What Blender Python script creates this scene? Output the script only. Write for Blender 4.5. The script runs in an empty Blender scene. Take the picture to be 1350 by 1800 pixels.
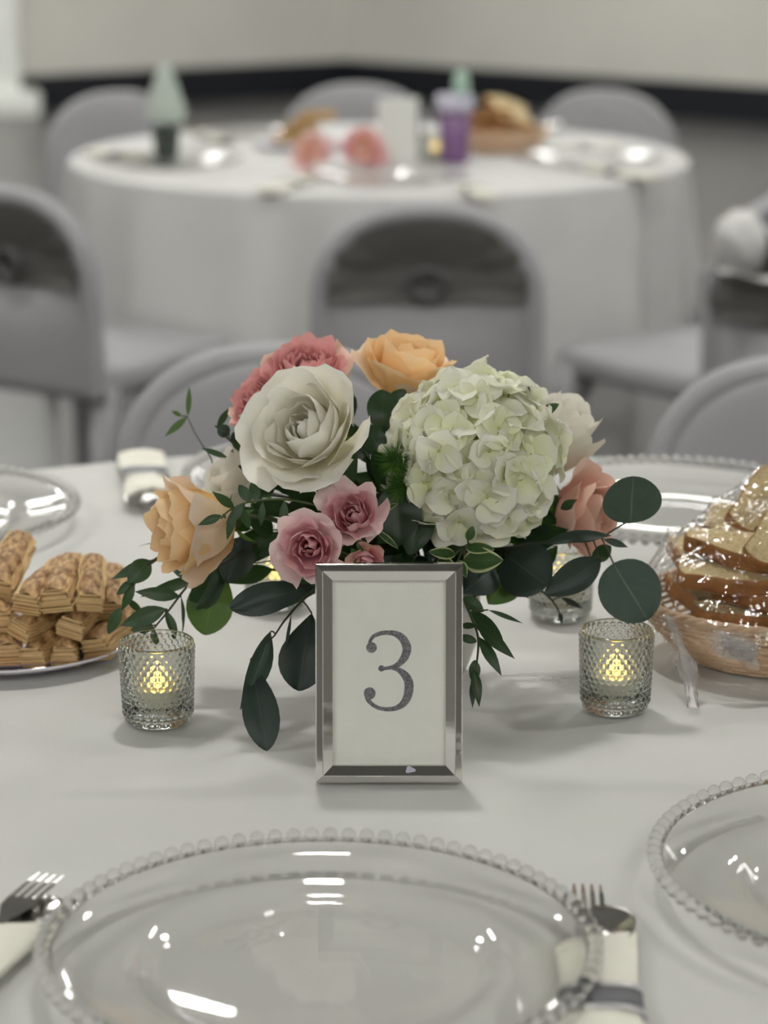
import bpy, bmesh, math, random
import mathutils
from mathutils import Vector, Matrix, Quaternion, noise
from mathutils.bvhtree import BVHTree

# ------------------------------------------------------------------ camera, world, exposure
SC = bpy.context.scene
COL = SC.collection
FPX = 4331.0                       # focal length in pixels of the 1350x1800 frame
PITCH = math.radians(14.9)
CAM_Z = 1.42
cam_d = bpy.data.cameras.new('camera')
cam = bpy.data.objects.new('camera', cam_d)
COL.objects.link(cam)
cam.location = (0, 0, CAM_Z)
cam.rotation_euler = (math.pi / 2 - PITCH, 0, 0)
cam_d.sensor_fit = 'HORIZONTAL'
cam_d.sensor_width = 36.0
cam_d.lens = 36.0 * FPX / 1350.0
cam_d.clip_start = 0.05
cam_d.clip_end = 100
cam_d.dof.use_dof = True
cam_d.dof.focus_distance = 1.90
cam_d.dof.aperture_fstop = 6.2
SC.camera = cam

SC.view_settings.view_transform = 'Standard'
SC.view_settings.look = 'None'
SC.view_settings.gamma = 1.0
SC.view_settings.use_curve_mapping = False
SC.view_settings.exposure = 0.0
SC.cycles.max_bounces = 14
SC.cycles.transparent_max_bounces = 24
SC.cycles.transmission_bounces = 12
SC.cycles.sample_clamp_indirect = 6.0
SC.cycles.use_denoising = True

W = bpy.data.worlds.new('world')
SC.world = W
W.use_nodes = True
W.node_tree.nodes['Background'].inputs[0].default_value = (0.55, 0.56, 0.58, 1)
W.node_tree.nodes['Background'].inputs[1].default_value = 0.15

LAMP_STRENGTH = 18.0
SPOT_STRENGTH = 255.0
PANELS = [(-1.7, -1.2), (1.2, -1.2), (-3.2, -6.3), (-0.25, -6.3), (2.7, -6.3), (-1.7, -3.75), (1.2, -3.75), (-4.6, -3.75), (4.1, -3.75), (-4.6, 3.9), (4.1, 3.9),  # rows behind the camera and by the far wall are added fill
          (-4.6, 9.0), (-1.7, 9.3), (1.2, 9.3), (4.1, 9.0), (-1.7, 11.6), (1.2, 11.6), (-2.4, 12.6), (0.6, 13.0)]
SPOTS = [(-1.35, 4.7), (1.0, 4.3), (-0.3, 6.7), (-2.8, 6.6), (2.3, 6.7), (-2.3, 2.2), (2.2, 2.4), (-0.1, 2.7)]
BACK_Y = -8.0
CEIL = 2.9


# ------------------------------------------------------------------ pixel helpers
def ray(px, py):
    dx = (px - 675) / FPX
    dv = (py - 900) / FPX
    return Vector((dx, math.cos(PITCH) - dv * math.sin(PITCH), -math.sin(PITCH) - dv * math.cos(PITCH)))


def onz(px, py, h):
    r = ray(px, py)
    return r * ((h - CAM_Z) / r.z) + Vector((0, 0, CAM_Z))


def aty(px, py, y):
    r = ray(px, py)
    return r * (y / r.y) + Vector((0, 0, CAM_Z))


# ------------------------------------------------------------------ materials
def srgb(r, g, b):
    f = lambda c: (c / 255 / 12.92) if c <= 10 else ((c / 255 + 0.055) / 1.055) ** 2.4
    return (f(r), f(g), f(b), 1)


def newmat(name):
    m = bpy.data.materials.new(name)
    m.use_nodes = True
    nt = m.node_tree
    nt.nodes.clear()
    out = nt.nodes.new('ShaderNodeOutputMaterial')
    return m, nt, out


def N(nt, typ, **kw):
    n = nt.nodes.new(typ)
    for k, v in kw.items():
        if k in n.inputs:
            n.inputs[k].default_value = v
        else:
            setattr(n, k, v)
    return n


def pmat(name, col, rough=0.6, metal=0.0, col2=None, scale=20.0, bump=0.0, bscale=60.0, spec=0.5, detail=4.0, coords='Object', stretch=None, sheen=0.0, lo=0.35, hi=0.65):
    m, nt, out = newmat(name)
    b = N(nt, 'ShaderNodeBsdfPrincipled')
    b.inputs['Roughness'].default_value = rough
    b.inputs['Metallic'].default_value = metal
    b.inputs['Specular IOR Level'].default_value = spec
    if sheen:
        b.inputs['Sheen Weight'].default_value = sheen
    tc = N(nt, 'ShaderNodeTexCoord')
    src = tc.outputs[coords]
    if stretch:
        mp = N(nt, 'ShaderNodeMapping')
        mp.inputs['Scale'].default_value = stretch
        nt.links.new(src, mp.inputs[0])
        src = mp.outputs[0]
    nz = N(nt, 'ShaderNodeTexNoise')
    nz.inputs['Scale'].default_value = scale
    nz.inputs['Detail'].default_value = detail
    nt.links.new(src, nz.inputs['Vector'])
    rp = N(nt, 'ShaderNodeValToRGB')
    rp.color_ramp.elements[0].position = lo
    rp.color_ramp.elements[1].position = hi
    c2 = col2 or tuple([c * 0.93 for c in col[:3]] + [1])
    rp.color_ramp.elements[0].color = c2
    rp.color_ramp.elements[1].color = col
    nt.links.new(nz.outputs['Fac'], rp.inputs[0])
    nt.links.new(rp.outputs[0], b.inputs['Base Color'])
    if bump:
        n2 = N(nt, 'ShaderNodeTexNoise')
        n2.inputs['Scale'].default_value = bscale
        n2.inputs['Detail'].default_value = 5
        nt.links.new(src, n2.inputs['Vector'])
        bp = N(nt, 'ShaderNodeBump')
        bp.inputs['Strength'].default_value = bump
        bp.inputs['Distance'].default_value = 0.002
        nt.links.new(n2.outputs['Fac'], bp.inputs['Height'])
        nt.links.new(bp.outputs[0], b.inputs['Normal'])
    nt.links.new(b.outputs[0], out.inputs[0])
    return m


def petal_mat(name, base, mid, edge, transl=0.3, vein=0.10):
    """petal colour runs from the claw (v=0) to the rim (v=1) of each petal, with fine veins"""
    m, nt, out = newmat(name)
    uv = N(nt, 'ShaderNodeTexCoord')
    sep = N(nt, 'ShaderNodeSeparateXYZ')
    nt.links.new(uv.outputs['UV'], sep.inputs[0])
    rp = N(nt, 'ShaderNodeValToRGB')
    e = rp.color_ramp.elements
    e[0].position, e[0].color = 0.0, base
    e[1].position, e[1].color = 1.0, edge
    x = rp.color_ramp.elements.new(0.55)
    x.color = mid
    nz = N(nt, 'ShaderNodeTexNoise')
    nz.inputs['Scale'].default_value = 55
    nz.inputs['Detail'].default_value = 4
    nt.links.new(uv.outputs['Object'], nz.inputs['Vector'])
    ad = N(nt, 'ShaderNodeMath', operation='MULTIPLY_ADD')
    ad.inputs[1].default_value = 0.5
    nt.links.new(nz.outputs['Fac'], ad.inputs[0])
    sb = N(nt, 'ShaderNodeMath', operation='ADD')
    sb.inputs[1].default_value = -0.25
    nt.links.new(sep.outputs['Y'], sb.inputs[0])
    nt.links.new(sb.outputs[0], ad.inputs[2])
    nt.links.new(ad.outputs[0], rp.inputs[0])
    # veins: stripes along the petal
    mp = N(nt, 'ShaderNodeMapping')
    mp.inputs['Scale'].default_value = (26, 2.2, 1)
    nt.links.new(uv.outputs['UV'], mp.inputs[0])
    vz = N(nt, 'ShaderNodeTexNoise')
    vz.inputs['Scale'].default_value = 1.0
    vz.inputs['Detail'].default_value = 3
    nt.links.new(mp.outputs[0], vz.inputs['Vector'])
    bp = N(nt, 'ShaderNodeBump')
    bp.inputs['Strength'].default_value = vein * 2.2
    bp.inputs['Distance'].default_value = 0.001
    nt.links.new(vz.outputs['Fac'], bp.inputs['Height'])
    d = N(nt, 'ShaderNodeBsdfPrincipled')
    d.inputs['Roughness'].default_value = 0.62
    d.inputs['Specular IOR Level'].default_value = 0.25
    t = N(nt, 'ShaderNodeBsdfTranslucent')
    nt.links.new(rp.outputs[0], d.inputs['Base Color'])
    nt.links.new(rp.outputs[0], t.inputs[0])
    nt.links.new(bp.outputs[0], d.inputs['Normal'])
    mx = N(nt, 'ShaderNodeMixShader')
    mx.inputs[0].default_value = transl
    nt.links.new(d.outputs[0], mx.inputs[1])
    nt.links.new(t.outputs[0], mx.inputs[2])
    nt.links.new(mx.outputs[0], out.inputs[0])
    return m


def leaf_mat(name, col, back, vein_col, rough=0.42, transl=0.12, rim=None):
    """leaf blade with a pale midrib and side veins drawn from its UVs"""
    m, nt, out = newmat(name)
    tc = N(nt, 'ShaderNodeTexCoord')
    sep = N(nt, 'ShaderNodeSeparateXYZ')
    nt.links.new(tc.outputs['UV'], sep.inputs[0])
    au = N(nt, 'ShaderNodeMath', operation='SUBTRACT')
    au.inputs[1].default_value = 0.5
    nt.links.new(sep.outputs['X'], au.inputs[0])
    ab = N(nt, 'ShaderNodeMath', operation='ABSOLUTE')
    nt.links.new(au.outputs[0], ab.inputs[0])
    mr = N(nt, 'ShaderNodeMapRange')
    mr.inputs['From Min'].default_value = 0.004
    mr.inputs['From Max'].default_value = 0.022
    mr.inputs['To Min'].default_value = 0.75
    mr.inputs['To Max'].default_value = 0.0
    nt.links.new(ab.outputs[0], mr.inputs[0])
    # side veins: v - |u|
    sv = N(nt, 'ShaderNodeMath', operation='MULTIPLY_ADD')
    sv.inputs[1].default_value = -0.8
    nt.links.new(ab.outputs[0], sv.inputs[0])
    nt.links.new(sep.outputs['Y'], sv.inputs[2])
    s7 = N(nt, 'ShaderNodeMath', operation='MULTIPLY')
    s7.inputs[1].default_value = 34.0
    nt.links.new(sv.outputs[0], s7.inputs[0])
    sn = N(nt, 'ShaderNodeMath', operation='SINE')
    nt.links.new(s7.outputs[0], sn.inputs[0])
    m2 = N(nt, 'ShaderNodeMapRange')
    m2.inputs['From Min'].default_value = 0.975
    m2.inputs['From Max'].default_value = 1.0
    m2.inputs['To Max'].default_value = 0.16
    nt.links.new(sn.outputs[0], m2.inputs[0])
    mxm = N(nt, 'ShaderNodeMath', operation='MAXIMUM')
    nt.links.new(mr.outputs[0], mxm.inputs[0])
    nt.links.new(m2.outputs[0], mxm.inputs[1])
    nz = N(nt, 'ShaderNodeTexNoise')
    nz.inputs['Scale'].default_value = 60
    nz.inputs['Detail'].default_value = 4
    nt.links.new(tc.outputs['Object'], nz.inputs['Vector'])
    c0 = N(nt, 'ShaderNodeMix', data_type='RGBA')
    c0.inputs[6].default_value = col
    c0.inputs[7].default_value = tuple([min(1, c * 1.45) for c in col[:3]] + [1])
    nt.links.new(nz.outputs['Fac'], c0.inputs[0])
    colout = c0.outputs[2]
    if rim:
        rr = N(nt, 'ShaderNodeMapRange')
        rr.inputs['From Min'].default_value = 0.40
        rr.inputs['From Max'].default_value = 0.47
        ad = N(nt, 'ShaderNodeMath', operation='MULTIPLY_ADD')
        ad.inputs[1].default_value = 0.10
        nt.links.new(nz.outputs['Fac'], ad.inputs[0])
        nt.links.new(ab.outputs[0], ad.inputs[2])
        nt.links.new(ad.outputs[0], rr.inputs[0])
        c5 = N(nt, 'ShaderNodeMix', data_type='RGBA')
        nt.links.new(rr.outputs[0], c5.inputs[0])
        nt.links.new(colout, c5.inputs[6])
        c5.inputs[7].default_value = rim
        colout = c5.outputs[2]
    c1 = N(nt, 'ShaderNodeMix', data_type='RGBA')
    nt.links.new(mxm.outputs[0], c1.inputs[0])
    nt.links.new(colout, c1.inputs[6])
    c1.inputs[7].default_value = vein_col
    d = N(nt, 'ShaderNodeBsdfPrincipled')
    d.inputs['Roughness'].default_value = rough
    d.inputs['Specular IOR Level'].default_value = 0.4
    nt.links.new(c1.outputs[2], d.inputs['Base Color'])
    t = N(nt, 'ShaderNodeBsdfTranslucent')
    t.inputs[0].default_value = back
    mx = N(nt, 'ShaderNodeMixShader')
    mx.inputs[0].default_value = transl
    nt.links.new(d.outputs[0], mx.inputs[1])
    nt.links.new(t.outputs[0], mx.inputs[2])
    nt.links.new(mx.outputs[0], out.inputs[0])
    return m


def thin_glass(name, tint=(0.965, 0.97, 0.965, 1), rough=0.02, f0=0.05, boost=1.0, bump=0.0, bscale=40.0):
    """thin-walled clear sheet: straight-through transmission plus a Fresnel reflection"""
    m, nt, out = newmat(name)
    tr = N(nt, 'ShaderNodeBsdfTransparent')
    tr.inputs[0].default_value = tint
    gl = N(nt, 'ShaderNodeBsdfGlossy')
    gl.inputs['Roughness'].default_value = rough
    fr = N(nt, 'ShaderNodeFresnel')
    geo = N(nt, 'ShaderNodeNewGeometry')
    ior = N(nt, 'ShaderNodeMapRange')          # same reflectance seen from either side of the sheet
    ior.inputs['To Min'].default_value = 1.5
    ior.inputs['To Max'].default_value = 1 / 1.5
    nt.links.new(geo.outputs['Backfacing'], ior.inputs[0])
    nt.links.new(ior.outputs[0], fr.inputs['IOR'])
    mul = N(nt, 'ShaderNodeMath', operation='MULTIPLY')
    mul.inputs[1].default_value = boost
    mul.use_clamp = True
    nt.links.new(fr.outputs[0], mul.inputs[0])
    mx = N(nt, 'ShaderNodeMixShader')
    nt.links.new(mul.outputs[0], mx.inputs[0])
    nt.links.new(tr.outputs[0], mx.inputs[1])
    nt.links.new(gl.outputs[0], mx.inputs[2])
    if bump:
        tc = N(nt, 'ShaderNodeTexCoord')
        nz = N(nt, 'ShaderNodeTexNoise')
        nz.inputs['Scale'].default_value = bscale
        nz.inputs['Detail'].default_value = 3
        nt.links.new(tc.outputs['Object'], nz.inputs['Vector'])
        bp = N(nt, 'ShaderNodeBump')
        bp.inputs['Strength'].default_value = bump
        bp.inputs['Distance'].default_value = 0.004
        nt.links.new(nz.outputs['Fac'], bp.inputs['Height'])
        nt.links.new(bp.outputs[0], gl.inputs['Normal'])
    nt.links.new(mx.outputs[0], out.inputs[0])
    return m


def solid_glass(name, col=(0.96, 0.985, 0.965, 1), rough=0.0, ior=1.48):
    m, nt, out = newmat(name)
    g = N(nt, 'ShaderNodeBsdfGlass')
    g.inputs['Color'].default_value = col
    g.inputs['Roughness'].default_value = rough
    g.inputs['IOR'].default_value = ior
    nt.links.new(g.outputs[0], out.inputs[0])
    return m


def emit_mat(name, col, strength):
    m, nt, out = newmat(name)
    e = N(nt, 'ShaderNodeEmission')
    e.inputs[0].default_value = col
    e.inputs[1].default_value = strength
    nt.links.new(e.outputs[0], out.inputs[0])
    return m


M = {}
M['wall'] = pmat('wall paint', srgb(200, 198, 190), 0.85, scale=1.5, bump=0.03, bscale=120)
M['ceiling'] = pmat('ceiling tile', srgb(205, 204, 200), 0.9, scale=30, bump=0.1, bscale=90)
M['floor'] = pmat('grey polished floor', srgb(84, 83, 81), 0.30, col2=srgb(75, 74, 73), scale=2.2, spec=0.5)
M['base'] = pmat('black vinyl baseboard', srgb(9, 13, 22), 0.5, scale=5)
M['trimwhite'] = pmat('white painted wood', srgb(232, 234, 228), 0.5, scale=6)
M['cloth'] = pmat('white tablecloth', srgb(208, 208, 204), 0.85, col2=srgb(203, 203, 199), scale=6, bump=0.10, bscale=700, sheen=0.1, spec=0.2)
M['cloth2'] = pmat('bright white tablecloth', srgb(216, 216, 214), 0.85, col2=srgb(212, 212, 210), scale=6, bump=0.1, bscale=700, spec=0.2)
M['spandex'] = pmat('white chair spandex', srgb(172, 172, 174), 0.7, col2=srgb(167, 167, 169), scale=9, bump=0.04, bscale=300, spec=0.3)
M['sash'] = pmat('grey sash', srgb(112, 110, 105), 0.6, col2=srgb(98, 96, 92), scale=8, stretch=(2, 6, 30), bump=0.3, bscale=12)  # sash grey, darkened to carry the shade of the upper chair back
M['tabletop'] = pmat('grey folding table plastic', srgb(190, 188, 182), 0.6, scale=12)
M['metal'] = pmat('grey metal leg', srgb(120, 120, 122), 0.4, 0.8, scale=12)
M['chrome'] = pmat('polished silver metal', (0.82, 0.81, 0.79, 1), 0.045, 1.0, col2=(0.76, 0.75, 0.73, 1), scale=14, bump=0.05, bscale=18)
M['steel'] = pmat('stainless steel', (0.72, 0.71, 0.69, 1), 0.12, 1.0, scale=20)
M['card'] = pmat('ivory card stock', srgb(243, 243, 236), 0.8, col2=srgb(240, 240, 232), scale=90, bump=0.08, bscale=500)
M['foil'] = pmat('silver glitter foil', srgb(150, 150, 156), 0.38, 0.75, col2=srgb(104, 104, 110), scale=700, detail=2, bump=0.7, bscale=900)
M['backing'] = pmat('dark velvet backing', srgb(40, 40, 42), 0.9, scale=80)
M['white_petal'] = petal_mat('white rose petal', srgb(249, 240, 192), srgb(252, 248, 230), srgb(252, 250, 241), 0.18)
M['peach_petal'] = petal_mat('peach rose petal', srgb(250, 198, 108), srgb(252, 214, 142), srgb(252, 226, 184), 0.28)
M['peach_out'] = petal_mat('pale peach outer petal', srgb(246, 204, 140), srgb(250, 226, 186), srgb(250, 232, 212), 0.24)
M['pink_petal'] = petal_mat('pink rose petal', srgb(222, 140, 156), srgb(240, 182, 192), srgb(246, 212, 212), 0.24)
M['pink_out'] = petal_mat('pale pink outer petal', srgb(236, 186, 190), srgb(245, 212, 212), srgb(247, 226, 222), 0.24)
M['coral_petal'] = petal_mat('coral pink petal', srgb(212, 130, 138), srgb(228, 158, 162), srgb(240, 186, 182), 0.24)
M['blush_petal'] = petal_mat('blush pink petal', srgb(240, 176, 160), srgb(246, 200, 184), srgb(247, 216, 198), 0.25)
M['cream_petal'] = petal_mat('cream rose petal', srgb(232, 228, 200), srgb(243, 240, 226), srgb(246, 243, 233), 0.3)
M['hyd_petal'] = petal_mat('hydrangea petal', srgb(240, 241, 204), srgb(248, 248, 232), srgb(249, 249, 240), 0.28, 0.12)
M['hyd_petal2'] = petal_mat('greener hydrangea petal', srgb(236, 240, 190), srgb(245, 247, 220), srgb(248, 248, 232), 0.28, 0.12)
M['hyd_eye'] = pmat('hydrangea eye', srgb(190, 200, 120), 0.6, scale=90)
M['euca'] = leaf_mat('silver dollar eucalyptus leaf', srgb(54, 70, 60), srgb(60, 82, 52), srgb(100, 116, 102), 0.5, 0.10)
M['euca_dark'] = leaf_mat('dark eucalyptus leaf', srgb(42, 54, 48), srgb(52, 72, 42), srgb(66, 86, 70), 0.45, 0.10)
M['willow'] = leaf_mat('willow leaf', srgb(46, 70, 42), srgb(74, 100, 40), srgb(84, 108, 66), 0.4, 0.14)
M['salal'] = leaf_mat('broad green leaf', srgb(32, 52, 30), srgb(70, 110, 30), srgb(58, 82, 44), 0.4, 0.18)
M['bright'] = leaf_mat('bright green leaf', srgb(58, 88, 38), srgb(104, 140, 40), srgb(96, 120, 60), 0.4, 0.22)
M['varieg'] = leaf_mat('cream edged leaf', srgb(50, 76, 40), srgb(80, 110, 50), srgb(80, 104, 60), 0.4, 0.12, rim=srgb(196, 200, 150))
M['stem'] = pmat('green stem', srgb(74, 88, 44), 0.55, col2=srgb(58, 66, 36), scale=40)
M['twig'] = pmat('brown twig', srgb(66, 62, 48), 0.6, col2=srgb(50, 52, 38), scale=40)
M['fuzz'] = pmat('fuzzy green', srgb(92, 132, 52), 0.6, col2=srgb(66, 104, 36), scale=60)
M['vase'] = pmat('white ceramic vase', srgb(206, 206, 200), 0.3, scale=8)
M['foam'] = pmat('floral foam', srgb(36, 58, 36), 0.9, scale=60, bump=0.3)
M['glass_thin'] = thin_glass('thin clear glass', (0.985, 0.985, 0.982, 1), boost=0.8)
M['plate_glass'] = thin_glass('clear plate glass', (0.978, 0.978, 0.974, 1), 0.03, boost=0.85)
M['bead'] = solid_glass('clear bead glass', (0.985, 0.985, 0.98, 1), 0.0, 1.42)
M['votive_glass'] = solid_glass('pressed hobnail glass', (0.975, 0.985, 0.97, 1), 0.0, 1.46)
M['wax'] = pmat('white candle wax', srgb(236, 232, 214), 0.5, scale=30)
M['flame'] = emit_mat('lit led flame', (1.0, 0.70, 0.20, 1), 2.6)
M['napkin'] = pmat('cream paper napkin', srgb(236, 234, 220), 0.85, scale=30, bump=0.15, bscale=350)
M['band'] = pmat('grey napkin band', srgb(88, 90, 94), 0.5, scale=30)
M['bandedge'] = pmat('silver band edge', (0.6, 0.6, 0.6, 1), 0.3, 0.8, scale=30)
M['crumb'] = pmat('bread crumb', srgb(224, 204, 158), 0.85, col2=srgb(196, 170, 116), scale=240, bump=0.9, bscale=420, detail=6, lo=0.28, hi=0.5)
M['crust'] = pmat('bread crust', srgb(186, 132, 72), 0.6, col2=srgb(136, 84, 40), scale=36, bump=0.3, bscale=120)
M['pastry'] = pmat('flaky pastry side', srgb(226, 198, 146), 0.7, col2=srgb(192, 154, 102), scale=60, stretch=(0.6, 0.3, 5), bump=0.5, bscale=80)
M['pastry_top'] = pmat('browned pastry top', srgb(208, 170, 118), 0.6, col2=srgb(124, 86, 50), scale=130, bump=0.9, bscale=260, detail=8, stretch=(1.6, 0.7, 1))
M['wicker'] = pmat('tan wicker', srgb(224, 196, 166), 0.5, col2=srgb(206, 174, 140), scale=40, bump=0.1)
M['wrap'] = thin_glass('plastic wrap', (0.965, 0.965, 0.96, 1), 0.05, boost=2.2, bump=1.0, bscale=70)
def crumpled_film():
    m = thin_glass('crumpled plastic film', (0.95, 0.95, 0.95, 1), 0.12, boost=2.2, bump=1.0, bscale=160)
    nt = m.node_tree
    out = [n for n in nt.nodes if n.type == 'OUTPUT_MATERIAL'][0]
    old = out.inputs[0].links[0].from_socket
    df = N(nt, 'ShaderNodeBsdfTranslucent')
    df.inputs[0].default_value = (0.9, 0.9, 0.9, 1)
    d2 = N(nt, 'ShaderNodeBsdfDiffuse')
    d2.inputs[0].default_value = (0.9, 0.9, 0.9, 1)
    a = N(nt, 'ShaderNodeMixShader')
    nt.links.new(df.outputs[0], a.inputs[1])
    nt.links.new(d2.outputs[0], a.inputs[2])
    b = N(nt, 'ShaderNodeMixShader')
    b.inputs[0].default_value = 0.14
    nt.links.new(old, b.inputs[1])
    nt.links.new(a.outputs[0], b.inputs[2])
    nt.links.new(b.outputs[0], out.inputs[0])
    return m


M['wrapc'] = crumpled_film()
M['platter'] = pmat('white plastic platter', srgb(226, 222, 230), 0.3, scale=8)
M['doily'] = pmat('lavender paper liner', srgb(226, 216, 226), 0.9, scale=20)
M['purple'] = pmat('purple plastic', srgb(126, 92, 136), 0.3, scale=10)
M['lavender'] = pmat('pale lavender plastic', srgb(206, 204, 220), 0.35, scale=10)
M['mint'] = pmat('mint plastic', srgb(178, 208, 190), 0.5, scale=10)
M['tissue'] = pmat('pale grey green paper', srgb(196, 208, 198), 0.8, scale=10)
M['tumbler'] = thin_glass('smoky tumbler', (0.55, 0.58, 0.57, 1), 0.05, boost=1.2)
M['lamp'] = emit_mat('lamp diffuser', (1.0, 0.992, 0.955, 1), LAMP_STRENGTH)
M['spot'] = emit_mat('downlight lens', (1.0, 0.980, 0.93, 1), SPOT_STRENGTH)
M['lampframe'] = pmat('lamp frame', srgb(225, 225, 222), 0.5, scale=5)


# ------------------------------------------------------------------ object helpers
def obj(name, verts, faces, mat, parent=None, uvs=None, smooth=True, mesh=None):
    if mesh is None:
        mesh = bpy.data.meshes.new(name)
        mesh.from_pydata([tuple(v) for v in verts], [], faces)
        if uvs is not None:
            ul = mesh.uv_layers.new(name='UVMap')
            li = [i for f in faces for i in f]
            ul.data.foreach_set('uv', [c for i in li for c in uvs[i]])
        if smooth:
            mesh.polygons.foreach_set('use_smooth', [True] * len(mesh.polygons))
        mesh.materials.append(mat)
        mesh.update()
    o = bpy.data.objects.new(name, mesh)
    COL.objects.link(o)
    if parent is not None:
        o.parent = parent
    return o


def empty(name, loc=(0, 0, 0), rot=None, quat=None):
    o = bpy.data.objects.new(name, None)
    o.empty_display_size = 0.02
    COL.objects.link(o)
    o.location = loc
    if quat is not None:
        o.rotation_mode = 'QUATERNION'
        o.rotation_quaternion = quat
    elif rot is not None:
        o.rotation_euler = rot
    return o


def tag(o, label=None, cat=None, group=None, kind=None):
    if label:
        o['label'] = label
    if cat:
        o['category'] = cat
    if group:
        o['group'] = group
    if kind:
        o['kind'] = kind
    return o


def children_of(o):
    return [c for c in bpy.data.objects if c.parent is o]




def copy_tree(root, loc=None, rot=None, label=None, group=None):
    """a copy of a thing with copies of its parts and sub-parts (mesh data shared)"""
    r = root.copy()
    COL.objects.link(r)
    if loc is not None:
        r.location = loc
    if rot is not None:
        r.rotation_mode = 'XYZ'
        r.rotation_euler = rot
    if label:
        r['label'] = label
    if group:
        r['group'] = group
    for ch in list(root.children):
        c = ch.copy()
        COL.objects.link(c)
        c.parent = r
        for g in list(ch.children):
            d = g.copy()
            COL.objects.link(d)
            d.parent = c
    return r


def grid_faces(nu, nv, closed_u=False, off=0):
    fs = []
    for j in range(nv - 1):
        for i in range(nu if closed_u else nu - 1):
            i2 = (i + 1) % nu
            fs.append((off + j * nu + i, off + j * nu + i2, off + (j + 1) * nu + i2, off + (j + 1) * nu + i))
    return fs


def lathe(profile, seg=64, closed=False, mod=None):
    """revolve (r, z) points round z; mod(r, z, a) may shift a point"""
    vs = []
    for r, z in profile:
        for k in range(seg):
            a = 2 * math.pi * k / seg
            rr, zz = mod(r, z, a) if mod else (r, z)
            vs.append((rr * math.cos(a), rr * math.sin(a), zz))
    fs = grid_faces(seg, len(profile), True)
    if closed:
        n = len(profile)
        for k in range(seg):
            k2 = (k + 1) % seg
            fs.append(((n - 1) * seg + k, (n - 1) * seg + k2, k2, k))
    return vs, fs


def cap(vs, fs, seg, first=True, last=True):
    n = len(vs) // seg
    if first:
        fs.append(tuple(reversed(range(seg))))
    if last:
        fs.append(tuple(range((n - 1) * seg, n * seg)))
    return vs, fs


def box(cx, cy, cz, sx, sy, sz, bevel=0.0, seg=2):
    bm = bmesh.new()
    bmesh.ops.create_cube(bm, size=1.0)
    bmesh.ops.scale(bm, vec=(sx, sy, sz), verts=bm.verts)
    if bevel:
        bmesh.ops.bevel(bm, geom=bm.edges[:], offset=bevel, segments=seg, profile=0.5, affect='EDGES')
    bmesh.ops.translate(bm, vec=(cx, cy, cz), verts=bm.verts)
    bm.verts.ensure_lookup_table()
    vs = [v.co.copy() for v in bm.verts]
    fs = [tuple(v.index for v in f.verts) for f in bm.faces]
    bm.free()
    return vs, fs


def join(*parts):
    vs, fs = [], []
    for v, f in parts:
        o = len(vs)
        vs += list(v)
        fs += [tuple(i + o for i in q) for q in f]
    return vs, fs


def tube(pts, radii, seg=8, caps=True, flat=1.0):
    pts = [Vector(p) for p in pts]
    n = len(pts)
    if not hasattr(radii, '__len__'):
        radii = [radii] * n
    vs = []
    up = Vector((0, 0, 1))
    prev = None
    for i, p in enumerate(pts):
        t = (pts[min(n - 1, i + 1)] - pts[max(0, i - 1)])
        if t.length < 1e-9:
            t = Vector((0, 0, 1))
        t.normalize()
        if prev is None:
            a = t.cross(up)
            if a.length < 1e-3:
                a = t.cross(Vector((1, 0, 0)))
            a.normalize()
        else:
            a = prev - t * prev.dot(t)
            a.normalize()
        prev = a
        b = t.cross(a)
        for k in range(seg):
            an = 2 * math.pi * k / seg
            vs.append(p + (a * math.cos(an) + b * math.sin(an) * flat) * radii[i])
    fs = grid_faces(seg, n, True)
    if caps:
        fs.append(tuple(reversed(range(seg))))
        fs.append(tuple(range((n - 1) * seg, n * seg)))
    return vs, fs


def spline(pts, n=24):
    """Catmull-Rom through the points"""
    P = [Vector(p) for p in pts]
    if len(P) == 2:
        return [P[0].lerp(P[1], i / (n - 1)) for i in range(n)]
    P = [P[0] * 2 - P[1]] + P + [P[-1] * 2 - P[-2]]
    m = len(P) - 3
    out = []
    for i in range(n):
        x = i / (n - 1) * m
        k = min(int(x), m - 1)
        t = x - k
        a, b, c, d = P[k:k + 4]
        out.append(0.5 * ((2 * b) + (c - a) * t + (2 * a - 5 * b + 4 * c - d) * t * t + (3 * b - a - 3 * c + d) * t ** 3))
    return out


def nz(p, s=1.0, o=0.0):
    return noise.noise(Vector((p[0] * s + o, p[1] * s - o * 0.7, p[2] * s + o * 0.3)))


def shift(vs, d):
    d = Vector(d)
    return [Vector(v) + d for v in vs]


# ------------------------------------------------------------------ the room
CORNER = Vector((-0.246, 15.4, 0))
WL = Vector((-1.69, -1.06, 0)).normalized()
WR = Vector((2.35, -1.84, 0)).normalized()
LEFT_END = CORNER + WL * 9.5
RIGHT_END = CORNER + WR * 11.0


def wall(name, a, b, h, z0=0.0, mat=None, thick=0.12, proud=0.0):
    a, b = Vector(a), Vector(b)
    d = (b - a).normalized()
    n = Vector((d.y, -d.x, 0))            # outward side is chosen by the caller's order
    p = [a - n * proud, b - n * proud, b + n * thick, a + n * thick]
    vs = [Vector((q.x, q.y, z0)) for q in p] + [Vector((q.x, q.y, z0 + h)) for q in p]
    fs = [(3, 2, 1, 0), (4, 5, 6, 7), (0, 1, 5, 4), (1, 2, 6, 5), (2, 3, 7, 6), (3, 0, 4, 7)]
    return tag(obj(name, vs, fs, mat or M['wall'], smooth=False), kind='structure')


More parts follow.
